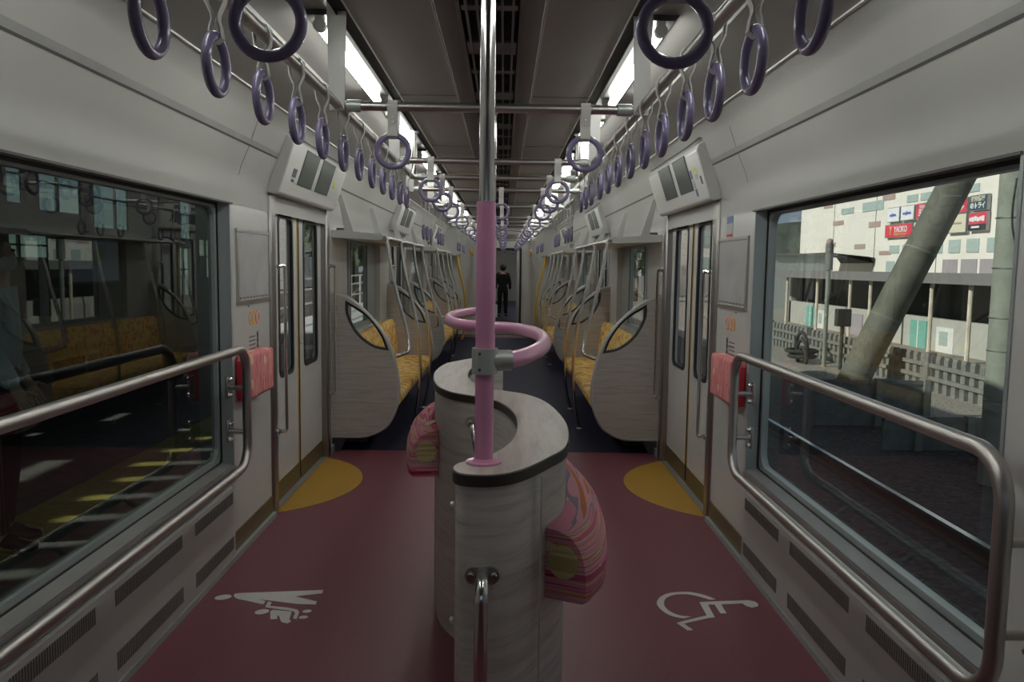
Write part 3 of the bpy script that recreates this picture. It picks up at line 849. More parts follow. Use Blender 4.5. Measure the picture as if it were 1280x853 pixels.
# ------------------------------------------------------------------ big looped wall rails, hip pads, posters, notices
for s in (-1, 1):
    nm = 'platform' if s < 0 else 'track'
    X = s * 1.20
    r = thing('wall_rail', f'thick steel looped guard rail in front of the {nm} side window', 'hand rail', (X, 2.9, .5))
    pth = fillet([(X, 1.765, .50), (X, 3.90, .50), (X, 3.90, 1.082), (X, 1.765, 1.082)], .115, 8, True)
    MB().tube(pth, .0215, 18, True).build('rail', M['steel'], r, 60)
    for y, z in ((3.90, .885), (3.90, .665), (1.765, .885), (1.765, .665)):
        br = MB(); br.tube([(X, y, z), (s * 1.30, y, z)], .012, 12); bo = br.build('bracket_arm', M['steel'], r)
        pl = MB(); pl.rbox(s * 1.30 - .004 - (.006 if s > 0 else -.006) , s * 1.30 + .002, y - .022, y + .022, z - .058, z + .058, .004) if False else pl.box(s * 1.287, s * 1.30, y - .02, y + .02, z - .055, z + .055)
        po = pl.build('wall_plate', M['steel'], bo, bevel=.004)
        for dz in (-.04, .04): MB().lathe([(.011, 0), (.011, .012), (.006, .018)] if s < 0 else [(.006, -.018), (.011, -.012), (.011, 0)], (s * 1.287, y, z + dz), 8, 0, 'x').build('bolt', M['chrome'], po)
    for y in (2.22, 2.78, 3.34):
        br = MB(); br.tube([(X, y, .50), (s * 1.298, y, .43)], .010, 10); bo = br.build('bracket_arm', M['steel'], r)
        MB().box(s * 1.290, s * 1.297, y - .05, y + .05, .412, .448).build('wall_plate', M['seam'], bo, bevel=.003)
    p = thing('hip_pad', f'pink flowered hip pad with red end on the wall beside {nm} side doors', 'cushion', (s * 1.25, 4.2, .8))
    c0 = MB().rbox(min(s * 1.297, s * 1.215), max(s * 1.297, s * 1.215), 4.03, 4.43, .80, 1.035, .02, 0, 3).build('cushion', M['pad'], p, 40)
    MB().rbox(min(s * 1.290, s * 1.228), max(s * 1.290, s * 1.228), 4.022, 4.034, .795, 1.0, .003).build('red_end', M['red'], p)
    f = thing('poster_frame', f'empty thin steel poster frame on the wall beside {nm} side doors', 'picture frame', (s * 1.3, 4.35, 1.29))
    for a in (1,):
        mb = MB(); mb.holed([(4.07, 1.283), (4.632, 1.283), (4.632, 1.668), (4.07, 1.668)], [[(4.088, 1.30), (4.614, 1.30), (4.614, 1.652), (4.088, 1.652)]], 'x', s * 1.300, s * 1.289)
        mb.build('frame', M['steel'], f)
        MB().box(s * 1.2935, s * 1.3005, 4.085, 4.617, 1.298, 1.655).build('clear_cover', M['poster'], f)
        lb = MB()
        for i in range(9): lb.box(s * 1.2930, s * 1.2936, 4.11 + i * .055, 4.145 + i * .055, 1.308, 1.318)
        lb.build('caption_strip', M['sticker_dark'], f, 0)
    n = thing('wall_notice', f'small orange and pink ring emblem over lines of print below {nm} side poster frame', 'notice', (s * 1.3, 4.35, 1.0))
    xx = s * 1.2985
    for yc, mm in ((4.30, 'logo_or'), (4.36, 'logo_or'), (4.42, 'logo_pk')):
        rg = MB(); rg.torus(.029, .0085, (0, 0, 0), 'x', 20, 6); rg.v = [(xx + a * .15, yc + b * .95, 1.198 + c_ * 1.05) for a, b, c_ in rg.v]
        rg.build('emblem_ring', M[mm], n)
    ln = MB()
    for i in range(5): ln.box(s * 1.298, s * 1.3005, 4.27, 4.37 + (.0 if i < 4 else .08), 1.096 - i * .0215, 1.101 - i * .0215)
    MB().box(s * 1.298, s * 1.3005, 4.255, 4.275, 1.262, 1.270).build('small_mark', M['sticker_dark'], n, 0)
    ln.build('print_lettering', M['sticker_dark'], n, 0)
    ic = MB()
    for dz, h_ in ((0, .017), (.03, .02), (-.03, .016)):
        q_ = MB().sphere((0, 0, 0), 1, 12, 8); q_.v = [(xx + a * .0008, 4.41 + b * .017, 1.072 + dz + c_ * h_) for a, b, c_ in q_.v]; ic.add(q_.v, q_.f)
    ic.build('pictogram', M['sticker_dark'], n)
n = thing('wall_notice', 'blue, grey and red sticker above the poster frame on the track side wall', 'notice', (1.3, 4.44, 1.67))
MB().box(1.2985, 1.3005, 4.385, 4.505, 1.748, 1.786).build('blue_panel', M['sticker_blue'], n, 0)
MB().box(1.2985, 1.3005, 4.385, 4.505, 1.690, 1.746).build('grey_panel', M['sticker_grey'], n, 0)
MB().box(1.2985, 1.3005, 4.385, 4.505, 1.676, 1.688).build('red_panel', M['red'], n, 0)

# ------------------------------------------------------------------ seat bays
DIV = [(1.30, 1.262), (1.177, 1.228), (1.06, 1.14), (.945, 1.02), (.85, .865), (.79, .66), (.776, .44), (.845, .245), (.94, .165), (1.04, .128), (1.17, .122), (1.30, .122)]
LENS_A = [(1.187, 1.206), (1.178, 1.092), (1.102, .948), (.977, .848), (.850, .818)]
LENS_B = [(.850, .818), (.905, .951), (1.015, 1.094), (1.187, 1.206)]
def divider(s, y, lab):
    t = thing('seat_divider', lab, 'seat divider', (s * 1.0, y, .12))
    o = [p.to_2d() for p in catmull([(a, b, 0) for a, b in DIV], 5)]
    ins = [p.to_2d() for p in catmull([(a, b, 0) for a, b in LENS_A], 5)][:-1] + [p.to_2d() for p in catmull([(a, b, 0) for a, b in LENS_B], 5)][:-1]
    O = [(s * p.x, p.y) for p in o]; H = [(s * p.x, p.y) for p in ins]
    MB().holed(O, [H], 'y', y, y + .032).build('panel', M['wood_panel'], t, 40)
    MB().tube([(a, y + .016, b) for a, b in O], .018, 8).build('edge_rim', M['rim'], t, 60)
    g_ = MB(); g_.tube([(a, y + .016, b) for a, b in H], .0175, 8, True); go = g_.build('glass_gasket', M['gasket'], t, 60)
    MB().add([(a, y + .016, b) for a, b in H], [tuple(range(len(H)))]).build('glass_pane', M['glass_clear'], t, 0)
    ft = MB(); ft.prism([(s * 1.30, .12), (s * 1.18, .12), (s * 1.24, .0), (s * 1.30, .0)], 'y', y + .005, y + .027); ft.build('foot', M['seat_base'], t)
    return t

def bench(s, y0, y1, lab, grp):
    t = thing('bench_seat', lab, 'seat', (s * 1.0, (y0 + y1) / 2, 0), grp)
    st = MB().rbox(min(s * 1.27, s * .775), max(s * 1.27, s * .775), y0, y1, .345, .445, .035, 0, 3); st.build('seat_cushion', M['seat'], t, 40)
    prof = [(1.285, .44), (1.185, .44), (1.165, .52), (1.185, .70), (1.205, .82), (1.235, .86), (1.285, .86)]
    MB().prism([(s * a, b) for a, b in prof], 'y', y0 + .005, y1 - .005).build('backrest', M['seat'], t, 50)
    MB().prism([(s * a, b) for a, b in ((1.295, .05), (1.05, .05), (.90, .345), (1.295, .345))], 'y', y0 + .08, y1 - .08).build('pedestal', M['seat_base'], t)
    return t

def bent_pole(s, y, kind, lab, m='chrome', zt=1.70):
    t = thing('seat_pole', lab, 'pole', (s * .75, y, 0))
    if kind == 'hook':
        dy = 0.13 if kind == 'hook' else 0
        pth = catmull([(s * .885, y, zt), (s * .84, y, 1.42), (s * .765, y, 1.12), (s * .715, y, .93)], 6)
        pth = pth + [Vector(p) for p in fillet([(s * .712, y, .91), (s * .70, y - .03, .80), (s * .80, y - .11, .765)], .05, 5)]
    elif kind == 'hookfar':
        pth = catmull([(s * .885, y, zt), (s * .84, y, 1.42), (s * .765, y, 1.12), (s * .715, y, .93)], 6)
        pth = pth + [Vector(p) for p in fillet([(s * .712, y, .91), (s * .70, y + .03, .80), (s * .80, y + .11, .765)], .05, 5)]
    else:
        pth = catmull([(s * .885, y, zt), (s * .85, y, 1.45), (s * .765, y, 1.10), (s * .715, y, .80), (s * .705, y, .45), (s * .735, y, .15), (s * .78, y, .0)], 6)
    MB().tube(pth, .0155 if m == 'chrome' else .02, 12).build('pole', M[m], t, 60)
    MB().lathe([(.026, 0), (.022, .02)], (s * .885, y, zt - .012), 14).build('top_flange', M['steel'], t)
    if kind == 'floor': MB().lathe([(.034, 0), (.030, .008), (.018, .014)], (s * .78, y, .001), 14).build('foot_flange', M['steel'], t)
    return t

def rack(s, y0, y1, lab):
    t = thing('luggage_rack', lab, 'luggage rack', (s * 1.1, (y0 + y1) / 2, 1.70))
    MB().prism([(s * a, b) for a, b in ((1.298, 1.735), (.96, 1.725), (.90, 1.715), (.90, 1.690), (.965, 1.690), (1.298, 1.705))], 'y', y0 + .012, y1 - .012).build('tray', M['display'], t, 30)
    MB().tube([(s * .885, y0, 1.702), (s * .885, y1, 1.702)], .0165, 12).build('front_tube', M['steel'], t)
    for i, y in enumerate((y0, (y0 + y1) / 2 - .006, y1 - .012)):
        # triangular plate with an open middle, its foot on the sloping wall
        O = [(s * a, b) for a, b in ((1.252, 2.03), (1.215, 2.03), (1.125, 1.745), (.91, 1.735), (.88, 1.70), (.92, 1.685), (1.298, 1.70), (1.298, 1.755), (1.195, 1.76))]
        MB().prism(O, 'y', y, y + .012).build('end_bracket', M['display'], t, 0)
        MB().box(s * 1.262, s * 1.205, y + .013, y + .05, 1.745, 1.775).build('bracket_clip', M['sticker_dark'], t, 0)
    return t

NB = ['first', 'second']
for s in (-1, 1):
    for bi, b0 in enumerate(BAYS):
        sd = SIDE[s]
        divider(s, b0 + .10, f'pale wood seat end divider with lens-shaped glass at near end of {sd} {NB[bi]} seat bay')
        divider(s, b0 + 3.13, f'pale wood seat end divider with lens-shaped glass at far end of {sd} {NB[bi]} seat bay')
        for k in range(3):
            y0 = b0 + .145 + k * .995
            bench(s, y0, y0 + .98, f'orange patterned double seat, {ORD[k + 1]} from the camera in {sd} {NB[bi]} seat bay', f'orange seats of the {sd} {NB[bi]} bay')
        rack(s, b0 + .13, b0 + 3.15, f'white luggage rack with steel front tube over {sd} {NB[bi]} seat bay')
        for k, (y, kd) in enumerate(((b0 + .25, 'hook'), (b0 + 1.12, 'floor'), (b0 + 2.13, 'floor'), (b0 + 3.00, 'hookfar'))):
            bent_pole(s, y, kd, f'bent steel pole, {ORD[k + 1]} from the camera along {sd} {NB[bi]} bay seats')
        # windows of the bay
        wn += 1
        a = b0 + .75; e = a + 1.85
        wr = struct_root(f'window_{wn}', (s * XG, a + .9, .9))
        fr = MB(); fr.holed([(a, .88), (e, .88), (e, 1.73), (a, 1.73)], [[(a + .04, .92), (a + .36, .92), (a + .36, 1.69), (a + .04, 1.69)], [(a + .45, .92), (a + 1.32, .92), (a + 1.32, 1.69), (a + .45, 1.69)]], 'x', s * (XG - .02), s * (XG + .02))
        fr.build('frame', M['alu'], wr)
        gk = MB()
        for y in (a + .04, a + .44, a + 1.32): gk.box(s * (XG - .024), s * (XG - .018), y, y + .012, .92, 1.69)
        gk.build('gasket', M['gasket'], wr)
        MB().pane(s * (XG + .005), a + .02, e - .02, .90, 1.71).build('pane', M['glass'], wr)
    # far end section: yellow covered poles and a short seat
    divider(s, 15.98, f'pale wood seat end divider beside the {SIDE[s]} end seats near the car end')
    bench(s, 16.02, 17.2, f'orange patterned end seat on the {SIDE[s]} by the car end door', 'orange seats at the car end')
    bent_pole(s, 16.13, 'floor', f'yellow covered bent pole at the {SIDE[s]} end seats', 'yellow_pole')
    rack(s, 15.99, 17.25, f'white luggage rack over the {SIDE[s]} end seats')

# ------------------------------------------------------------------ end wall, gangway and the next car
w = MB()
w.box(-1.42, -.43, YE, YE + .06, 0, 2.72); w.box(.41, 1.42, YE, YE + .06, 0, 2.72); w.box(-.43, .41, YE, YE + .06, 1.85, 2.72)
struct('wall_end', w, M['wall'])
e = struct_root('door_7', (0, YE, 0))
MB().holed([(-.455, 0), (.435, 0), (.435, 1.875), (-.455, 1.875)], [[(-.415, .01), (.395, .01), (.395, 1.835), (-.415, 1.835)]], 'y', YE - .03, YE + .9).build('gangway_frame', M['gasket'], e)
# fold of a glass sliding door at the right side
MB().box(.33, .39, YE + .02, YE + .05, .02, 1.83).build('door_edge', M['steel'], e)
MB().box(-.6, .6, YE + .06, YE + .95, -.04, .004).build('gangway_plate', M['sill'], e)
Y2, Y3 = YE + .95, 34.
struct('floor.001', MB().box(-1.42, 1.42, Y2, Y3, -.06, 0), M['floor_navy'])
c = MB()
for s in (-1, 1):
    c.box(s * 1.30, s * 1.40, Y2, Y3, 0, .88); c.box(s * 1.30, s * 1.40, Y2, Y3, 1.73, 2.05)
    for k in range(8): c.box(s * 1.30, s * 1.40, Y2 + k * 2.1, Y2 + k * 2.1 + .9, .88, 1.73)
    struct('wall_next_car_' + SIDE[s], c, M['wall']); c = MB()
for s in (-1, 1): c.box(s * .45, s * 1.42, Y2 - .02, Y2 + .04, 0, 2.4)
c.box(-.46, .46, Y2 - .02, Y2 + .04, 1.87, 2.4)
struct('wall_next_car_front', c, M['wall'])
c = MB(); c.box(-1.42, 1.42, Y2, Y3, 2.30, 2.36)
for s in (-1, 1): c.prism([(s * 1.30, 2.0), (s * 1.1, 2.32), (s * 1.4, 2.32), (s * 1.4, 2.0)], 'y', Y2, Y3)
struct('ceiling.001', c, M['ceil_side'])
struct('wall_next_car_end', MB().box(-1.42, 1.42, Y3, Y3 + .06, 0, 2.36), M['wall'])
for s in (-1, 1):
    for n in range(4):
        y = Y2 + .8 + n * 3.6
        dup(first, (s * .575, y, 2.30), label=f'fluorescent ceiling light in the next car, {ORD[n + 1]} of its {SIDE[s]} row')
    tag_ = thing('bench_seat', f'long orange bench along the {SIDE[s]} wall of the next car', 'seat', (s * 1.0, 24, 0))
    MB().rbox(min(s * 1.27, s * .80), max(s * 1.27, s * .80), 21.2, 27.5, .33, .44, .03).build('seat_cushion', M['seat'], tag_)
    MB().prism([(s * 1.29, .44), (s * 1.18, .44), (s * 1.2, .85), (s * 1.29, .85)], 'y', 21.2, 27.5).build('backrest', M['seat'], tag_)
    divider(s, 21.1, f'pale wood seat end divider in the next car on the {SIDE[s]}')
    for k, y in enumerate((21.3, 22.4, 23.5)): bent_pole(s, y, 'floor', f'bent steel pole in the next car, {ORD[k + 1]} from its {SIDE[s]} divider')
    for k in range(6): strap('long', (s * .55 - .0, 20.2 + k * .42, ZB), f'lilac ring strap in the next car, {ORD[k + 1]} of its {SIDE[s]} row', f'ring straps in the next car {SIDE[s]}')
for k in range(4):
    y = 19.2 + k * .9
    b = thing('overhead_cross_bar', f'steel cross bar in the next car, {ORD[k + 1]} from its door', 'hand rail', (0, y, ZB), 'overhead cross bars in the next car')
    MB().tube([(-.62, y, ZB), (.62, y, ZB)], .0155, 10).build('bar', M['steel'], b)
    for x in (-.32, .1, .32): strap('cross', (x, y, ZB), f'lilac ring strap on {ORD[k + 1]} next car cross bar, {"left" if x < 0 else ("middle" if x < .2 else "right")} one', 'ring straps on next car cross bars')
for s in (-1, 1):
    r = thing('overhead_rail', f'steel strap rail in the next car on the {SIDE[s]}', 'hand rail', (s * .55, 22, ZB))
    MB().tube([(s * .55, 19, ZB), (s * .55, 24, ZB)], .0155, 10).build('tube', M['steel'], r)
# small orange hand straps' neighbours: door header sticker row at the end wall
o = MB()
for x in (-.10, .22): o.box(x - .045, x + .045, YE - .034, YE - .030, 1.79, 1.83)
# ------------------------------------------------------------------ people
def skin_mesh(name, J, E, R, root, sub=2):
    me = bpy.data.meshes.new(name)
    keys = list(J); ix = {k: i for i, k in enumerate(keys)}
    me.from_pydata([J[k] for k in keys], [(ix[a], ix[b]) for a, b in E], [])
    o = bpy.data.objects.new(name, me); COL.objects.link(o)
    md = o.modifiers.new('skin', 'SKIN'); md.use_smooth_shade = True
    for k in keys:
        sv = me.skin_vertices[0].data[ix[k]]; r = R[k]
        sv.radius = r if isinstance(r, tuple) else (r, r); sv.use_root = (k == root)
    sd = o.modifiers.new('sub', 'SUBSURF'); sd.levels = sub; sd.render_levels = sub
    bpy.context.view_layer.update()
    m2 = bpy.data.meshes.new_from_object(o.evaluated_get(bpy.context.evaluated_depsgraph_get()))
    COL.objects.unlink(o); bpy.data.objects.remove(o)
    for p in m2.polygons: p.use_smooth = True
    return m2
def place_mesh(name, me, m, parent, M4):
    me.transform(M4); me.materials.clear(); me.materials.append(m)
    o = bpy.data.objects.new(name, me); COL.objects.link(o)
    if parent is not None: link_child(o, parent)
    return o
def person(lab, loc, rz, H, top, trousers, skinm, arms, mask=False, stride=.0):
    """figure built facing +Y in its own frame, then turned about Z and set on the floor"""
    k = H / 1.70
    root = thing('person', lab, 'person', loc)
    J = {}; E = []; R = {}
    def j(n, x, y, z, r, to=None):
        J[n] = (x * k, y * k, z * k); R[n] = (r[0] * k, r[1] * k) if isinstance(r, tuple) else r * k
        if to: E.append((to, n))
    j('pel', 0, 0, .93, (.155, .105)); j('wai', 0, .005, 1.06, (.135, .095), 'pel'); j('chs', 0, 0, 1.25, (.165, .11), 'wai')
    j('upc', 0, -.01, 1.385, (.12, .085), 'chs'); j('nek', 0, 0, 1.455, .055, 'upc'); j('jaw', 0, .02, 1.525, (.062, .075), 'nek'); j('hed', 0, .012, 1.605, (.074, .092), 'jaw'); j('crn', 0, .0, 1.665, (.055, .07), 'hed')
    for s in (-1, 1):
        q = 'l' if s < 0 else 'r'; st = stride * s
        j(q + 'hip', s * .09, 0, .88, .095, 'pel'); j(q + 'kne', s * .10, st * .4 + .015, .48, .058, q + 'hip'); j(q + 'ank', s * .105, st - .02, .085, .04, q + 'kne')
        j(q + 'bal', s * .115, st + .11, .03, (.04, .026), q + 'ank'); j(q + 'toe', s * .118, st + .17, .025, (.03, .02), q + 'bal')
        sh = (s * .165, -.01, 1.385); a = arms[q]
        j(q + 'sho', *sh, .056, 'upc'); j(q + 'elb', *a[0], .043, q + 'sho'); j(q + 'wri', *a[1], .029, q + 'elb')
        wr, el = Vector(a[1]), Vector(a[0]); d = (wr - el).normalized(); side = Vector((0, 1, 0)); side = (side - d * side.dot(d)).normalized()
        pm = wr + d * .055; j(q + 'plm', *pm, (.034, .022), q + 'wri')
        for fi, (off, ln) in enumerate(((.028, .075), (.010, .085), (-.009, .08), (-.027, .062))):
            b = pm + side * off + d * .035; j(f'{q}f{fi}a', *b, .011, q + 'plm')
            inn = Vector((-s, .3, 0)); e_ = b + d * ln * .6; j(f'{q}f{fi}b', *e_, .0095, f'{q}f{fi}a'); e2 = e_ + (d * .7 + inn * .5) * ln * .45; j(f'{q}f{fi}c', *e2, .0085, f'{q}f{fi}b')
        tb = pm + side * .045 - d * .01; j(q + 't1', *tb, .011, q + 'plm'); t2 = tb + (side * .6 + d * .9).normalized() * .045; j(q + 't2', *t2, .0095, q + 't1')
    j('nos', 0, .108, 1.572, .013, 'hed')
    M4 = Matrix.Translation(loc) @ Matrix.Rotation(rz, 4, 'Z')
    body = place_mesh('body', skin_mesh('body', J, E, R, 'pel'), skinm, root, M4)
    def sub(names, grow, name, m, rt):
        JJ = {n: J[n] for n in names}; EE = [(a, b) for a, b in E if a in JJ and b in JJ]
        RR = {n: tuple(x + grow * k for x in (R[n] if isinstance(R[n], tuple) else (R[n], R[n]))) for n in names}
        return place_mesh(name, skin_mesh(name, JJ, EE, RR, rt), m, root, M4)
    sub(['lhip', 'rhip', 'pel', 'wai', 'chs', 'upc', 'nek', 'lsho', 'rsho', 'lelb', 'relb', 'lwri', 'rwri'], .02, 'shirt', top, 'chs')
    sub(['wai', 'pel', 'lhip', 'rhip', 'lkne', 'rkne', 'lank', 'rank'], .015, 'trousers', trousers, 'pel')
    for q in 'lr': sub([q + 'ank', q + 'bal', q + 'toe'], .008, 'shoe', M['hair'], q + 'ank')
    hm = MB().sphere((0, -.022 * k, 1.615 * k), (.105 if mask else .122) * k, 20, 12, 0, (.94, 1.06, 1.0))
    keep = [p for p in hm.v]
    hm.v = [(x, y if y < .055 * k or z > 1.66 * k else .055 * k, max(z, (1.545 if mask else 1.49) * k)) for x, y, z in hm.v]
    ho = hm.build('hair', M['hair'], None, 60); ho.data.transform(M4); link_child(ho, root)
    ey = MB()
    for s in (-1, 1): ey.sphere((s * .031 * k, .094 * k, 1.608 * k), .0085 * k, 10, 6)
    eo = ey.build('eyes', M['hair'], None, 60); eo.data.transform(M4); link_child(eo, root)
    er = MB()
    for s in (-1, 1): er.sphere((s * .079 * k, .005 * k, 1.588 * k), .022 * k, 10, 6, 0, (.35, .7, 1.2))
    eo = er.build('ear', skinm, None, 60); eo.data.transform(M4); link_child(eo, root)
    if mask:
        mk = MB().sphere((0, .045 * k, 1.545 * k), .068 * k, 16, 10, 0, (.98, 1.02, .85)); mo = mk.build('face_mask', M['mask'], None, 60); mo.data.transform(M4); link_child(mo, root)
    else:
        mm = MB().sphere((0, .092 * k, 1.532 * k), .02 * k, 10, 6, 0, (1, .4, .28)); mo = mm.build('mouth', M['red'], None, 60); mo.data.transform(M4); link_child(mo, root)
    return root
person('person in black jacket and trousers standing in the next car beyond the end door', (.03, 23.5, 0), 0., 1.52, M['black_cloth'], M['black_cloth'], M['skin'],
       {'l': ((-.225, -.02, 1.13), (-.24, .03, .90)), 'r': ((.225, -.02, 1.13), (.24, .03, .90))}, stride=.05)
person('person in pale blue shirt and face mask standing on the platform outside the window', (-2.60, 4.2, -.046), -1.15, 1.68, M['shirt_blue'], M['black_cloth'], M['skin'],
       {'l': ((-.228, -.01, 1.12), (-.20, .10, .895)), 'r': ((.228, -.01, 1.12), (.20, .10, .895))}, mask=True)

# ------------------------------------------------------------------ outdoors, track side
GZ = -1.10; GH = -.96
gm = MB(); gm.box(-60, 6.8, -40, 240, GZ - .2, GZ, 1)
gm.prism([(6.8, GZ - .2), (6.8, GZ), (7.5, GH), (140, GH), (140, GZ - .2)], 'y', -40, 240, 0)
struct('ground', gm, [M['ballast'], M['ballast_shaded']], smooth=0)
for x, lab in ((3.33, 'near rail of the empty track beside the train'), (4.42, 'far shiny rail of the empty track beside the train')):
    r = thing('track_rail', lab, 'rail', (x, 20, GZ))
    MB().box(x - .033, x + .033, -10, 90, GZ + .115, GZ + .155).build('rail_head', M['rail_steel'], r)
    MB().prism([(x - .07, GZ), (x + .07, GZ), (x + .07, GZ + .015), (x + .012, GZ + .03), (x + .012, GZ + .116), (x - .012, GZ + .116), (x - .012, GZ + .03), (x - .07, GZ + .015)], 'y', -10, 90).build('rail_web', M['rail_web'], r)
# picket fence
f = thing('picket_fence', 'low concrete picket fence running beside the far edge of the ballast', 'fence', (8.9, 20, GH))
mb = MB(); y = 12.6
while y < 34:
    mb.prism([(8.85, GH), (8.85, -.26), (8.875, -.205), (8.925, -.205), (8.95, -.26), (8.95, GH)], 'y', y, y + .15); y += .30
mb.build('picket_slats', M['concrete'], f, 0)
for z in (-.72, -.46): MB().box(8.80, 8.86, 12.5, 34, z, z + .08).build('cross_rail', M['concrete'], f, 0)
for y in (13.0, 16.3, 19.6, 22.9, 26.2, 29.5): MB().box(8.78, 8.96, y - .08, y + .08, GH, -.16).build('fence_post', M['concrete'], f, 0)
# tilted stay pole and upright concrete pole
t = thing('stay_pole', 'thick weathered pole leaning diagonally over the fence', 'pole', (7.85, 17.6, GH))
d = Vector((9.62 - 7.85, -.5, 3.45 + .96)); b = Vector((7.85, 17.6, GH - .03))
MB().tube([b + d * q for q in (-.02, .5, 1.0, 1.6)], .335, 20).build('pole', M['pole_tilt'], t, 60)
MB().tube([b + d * .66, b + d * .67], .345, 20).build('band', M['concrete'], t, 60)
MB().tube([b + d * .33, b + d * .338], .340, 20).build('band', M['concrete'], t, 60)
t = thing('concrete_pole', 'upright round concrete pole with wire ties close outside the window edge', 'pole', (6.14, 9.6, GZ))
MB().tube([(6.14, 9.6, GZ - .1), (6.14, 9.6, 8.0)], [.19, .155], 24).build('pole', M['pole_conc'], t, 60)
for z in (2.15, 1.55, .95, .55, -.05): MB().torus(.185, .008, (6.14, 9.6, z), 'z', 24, 6).build('wire_tie', M['steel'], t)
MB().tube(catmull([(6.03, 9.42, 2.6), (6.00, 9.41, 2.2), (6.04, 9.40, 1.9), (6.18, 9.40, 1.62), (6.3, 9.45, 1.55)], 5), .012, 8).build('loose_cable', M['gasket'], t)
t = thing('signal_mast', 'slim grey signal mast standing in the gravel before the fence', 'mast', (8.25, 20.2, GH))
MB().tube([(8.25, 20.2, GH), (8.25, 20.2, 2.0)], .055, 10).build('mast', M['pole_conc'], t)
MB().tube([(8.25, 20.2, 1.5), (8.25, 20.2, 2.15)], .10, 12).build('signal_head', M['concrete'], t)
MB().sphere((8.25, 20.2, 2.20), .09, 10, 8).build('red_cap', M['facade_brown'], t)
t = thing('signal_box', 'small dark signal box on a post before the picket fence', 'signal', (8.3, 18.9, GH))
MB().tube([(8.42, 19.6, GH), (8.42, 19.6, .2)], .045, 10).build('post', M['shade_dark'], t)
MB().box(8.25, 8.60, 19.5, 19.7, .12, .55).build('box', M['shade_dark'], t, bevel=.02)
t = thing('cable_heap', 'heap of dark bundled cable lying on the gravel', 'cable', (8.3, 20.6, GH))
mb = MB()
for i in range(5):
    a = i * .5
    mb.torus(.30 + .03 * i, .05, (7.95 + .03 * i, 20.9 + .1 * i, GH + .12 + .06 * i), 'z' if i % 2 else 'x', 18, 6)
mb.build('coil', M['shade_dark'], t)
# low concrete panels beside the track
def panel_wall(name, x0, x1, y, z0, z1, posts, lab):
    t = thing(name, lab, 'barrier', ((x0 + x1) / 2, y, z0))
    MB().box(x0, x1, y, y + .05, z0, z1).build('panel', M['concrete'], t, 0)
    for x in posts: MB().box(x - .05, x + .05, y - .06, y + .06, z0, z1 + .03).build('post', M['pole_conc'], t, 0)
    MB().box(x0, x1, y - .02, y + .07, z1 - .06, z1).build('capping', M['concrete'], t, 0)
panel_wall('track_barrier', 5.3, 7.25, 13.2, GZ, -.33, (6.35, 7.15), 'low concrete panel barrier with posts beside the leaning pole')
panel_wall('track_barrier', 5.6, 7.4, 11.4, GZ, -.62, (6.1, 6.85), 'lower concrete panel barrier close to the upright pole')
t = thing('concrete_beam', 'short concrete beam lying tilted by the lower barrier', 'beam', (6.5, 10.6, GZ)); t['kind'] = 'thing'
mb = MB(); mb.tube([(6.35, 11.0, -.75), (6.62, 10.3, -1.02)], .12, 4); mb.build('beam_block', M['concrete'], t, 0)
# low open-fronted building
t = thing('low_building', 'long low grey building with flat roof and open upper bays behind the fence', 'building', (13, 28, GZ))
MB().box(11.9, 16.5, 12, 37.5, 1.17, 1.455).build('flat_roof', M['low_roof'], t, 0)
wl = MB(); wl.box(13.5, 13.7, 12, 37.5, GZ, .05); wo = wl.build('lower_wall', M['low_wall'], t, 0)
MB().box(13.9, 14.0, 12, 37.5, -.2, 1.2).build('shade_backing', M['shade_dark'], t, 0)  # dark sheet stands in for the shade inside the open bays
MB().box(13.5, 16.5, 37.3, 37.5, GZ, 1.2).build('end_wall', M['low_wall'], t, 0)
for y in (34.2, 30.9, 27.95, 26.4, 22.6, 20.7, 17.9, 15.4): MB().tube([(12.2, y, GZ), (12.2, y, 1.18)], .06, 8).build('roof_post', M['post_paint'], t)
for y0, y1 in ((25.15, 26.15), (34.3, 35.3)):
    sh = MB(); sh.box(13.46, 13.5, y0, y1, GZ + .05, -.08); so = sh.build('teal_shutter', M['teal'], t, 0)
    MB().box(13.445, 13.46, (y0 + y1) / 2 - .03, (y0 + y1) / 2 + .03, GZ + .05, -.08).build('mullion', M['white_paint_and_sunlit'], so, 0)
for y0, y1 in ((23.6, 24.55), (33.2, 34.0)):
    sh = MB(); sh.box(13.46, 13.5, y0, y1, GZ, -.20); so = sh.build('white_door', M['white_paint_and_sunlit'], t, 0)
    MB().box(13.445, 13.46, y0 + .3, y1 - .2, -.75, -.32).build('door_window', M['facade_win'], so, 0)
MB().box(13.46, 13.5, 29.7, 31.7, GZ + .1, -.15).build('grey_shutter', M['facade_panel'], t, 0)
# shopping centre
FX = 30.
t = thing('shopping_centre', 'big cream shopping centre with coloured shop signs across the tracks', 'building', (FX, 60, GZ))
MB().box(FX, FX + 30, 30, 80.5, GZ, 16).build('facade', M['facade'], t, 0)
MB().box(FX + 2.5, FX + 30, 80.5, 88, GZ, 13).build('side_wing', M['facade'], t, 0)
win = []
for y0 in (57.8, 56.0, 53.9, 51.8, 49.6): win.append((y0 - 1.35, y0, 2.75, 3.62, 'facade_win'))
for y0 in (62.2, 60.2, 58.2): win.append((y0 - 1.5, y0, 2.85, 3.45, 'facade_win'))
for y0 in (54.5, 52.3, 50.2, 48.0): win.append((y0 - 1.75, y0, 1.30, 2.32, 'facade_panel'))
for y0 in (62.6, 60.2): win.append((y0 - 1.3, y0, 1.35, 2.25, 'facade_win'))
for y0 in (59.9, 57.95): win.append((y0 - 1.55, y0, 6.55, 7.08, 'facade_win'))
win += [(63.6, 67.3, 6.35, 7.1, 'facade_win'), (69.0, 71.5, 6.4, 6.9, 'facade_win'), (50.8, 52.6, 6.6, 7.1, 'facade_win')]
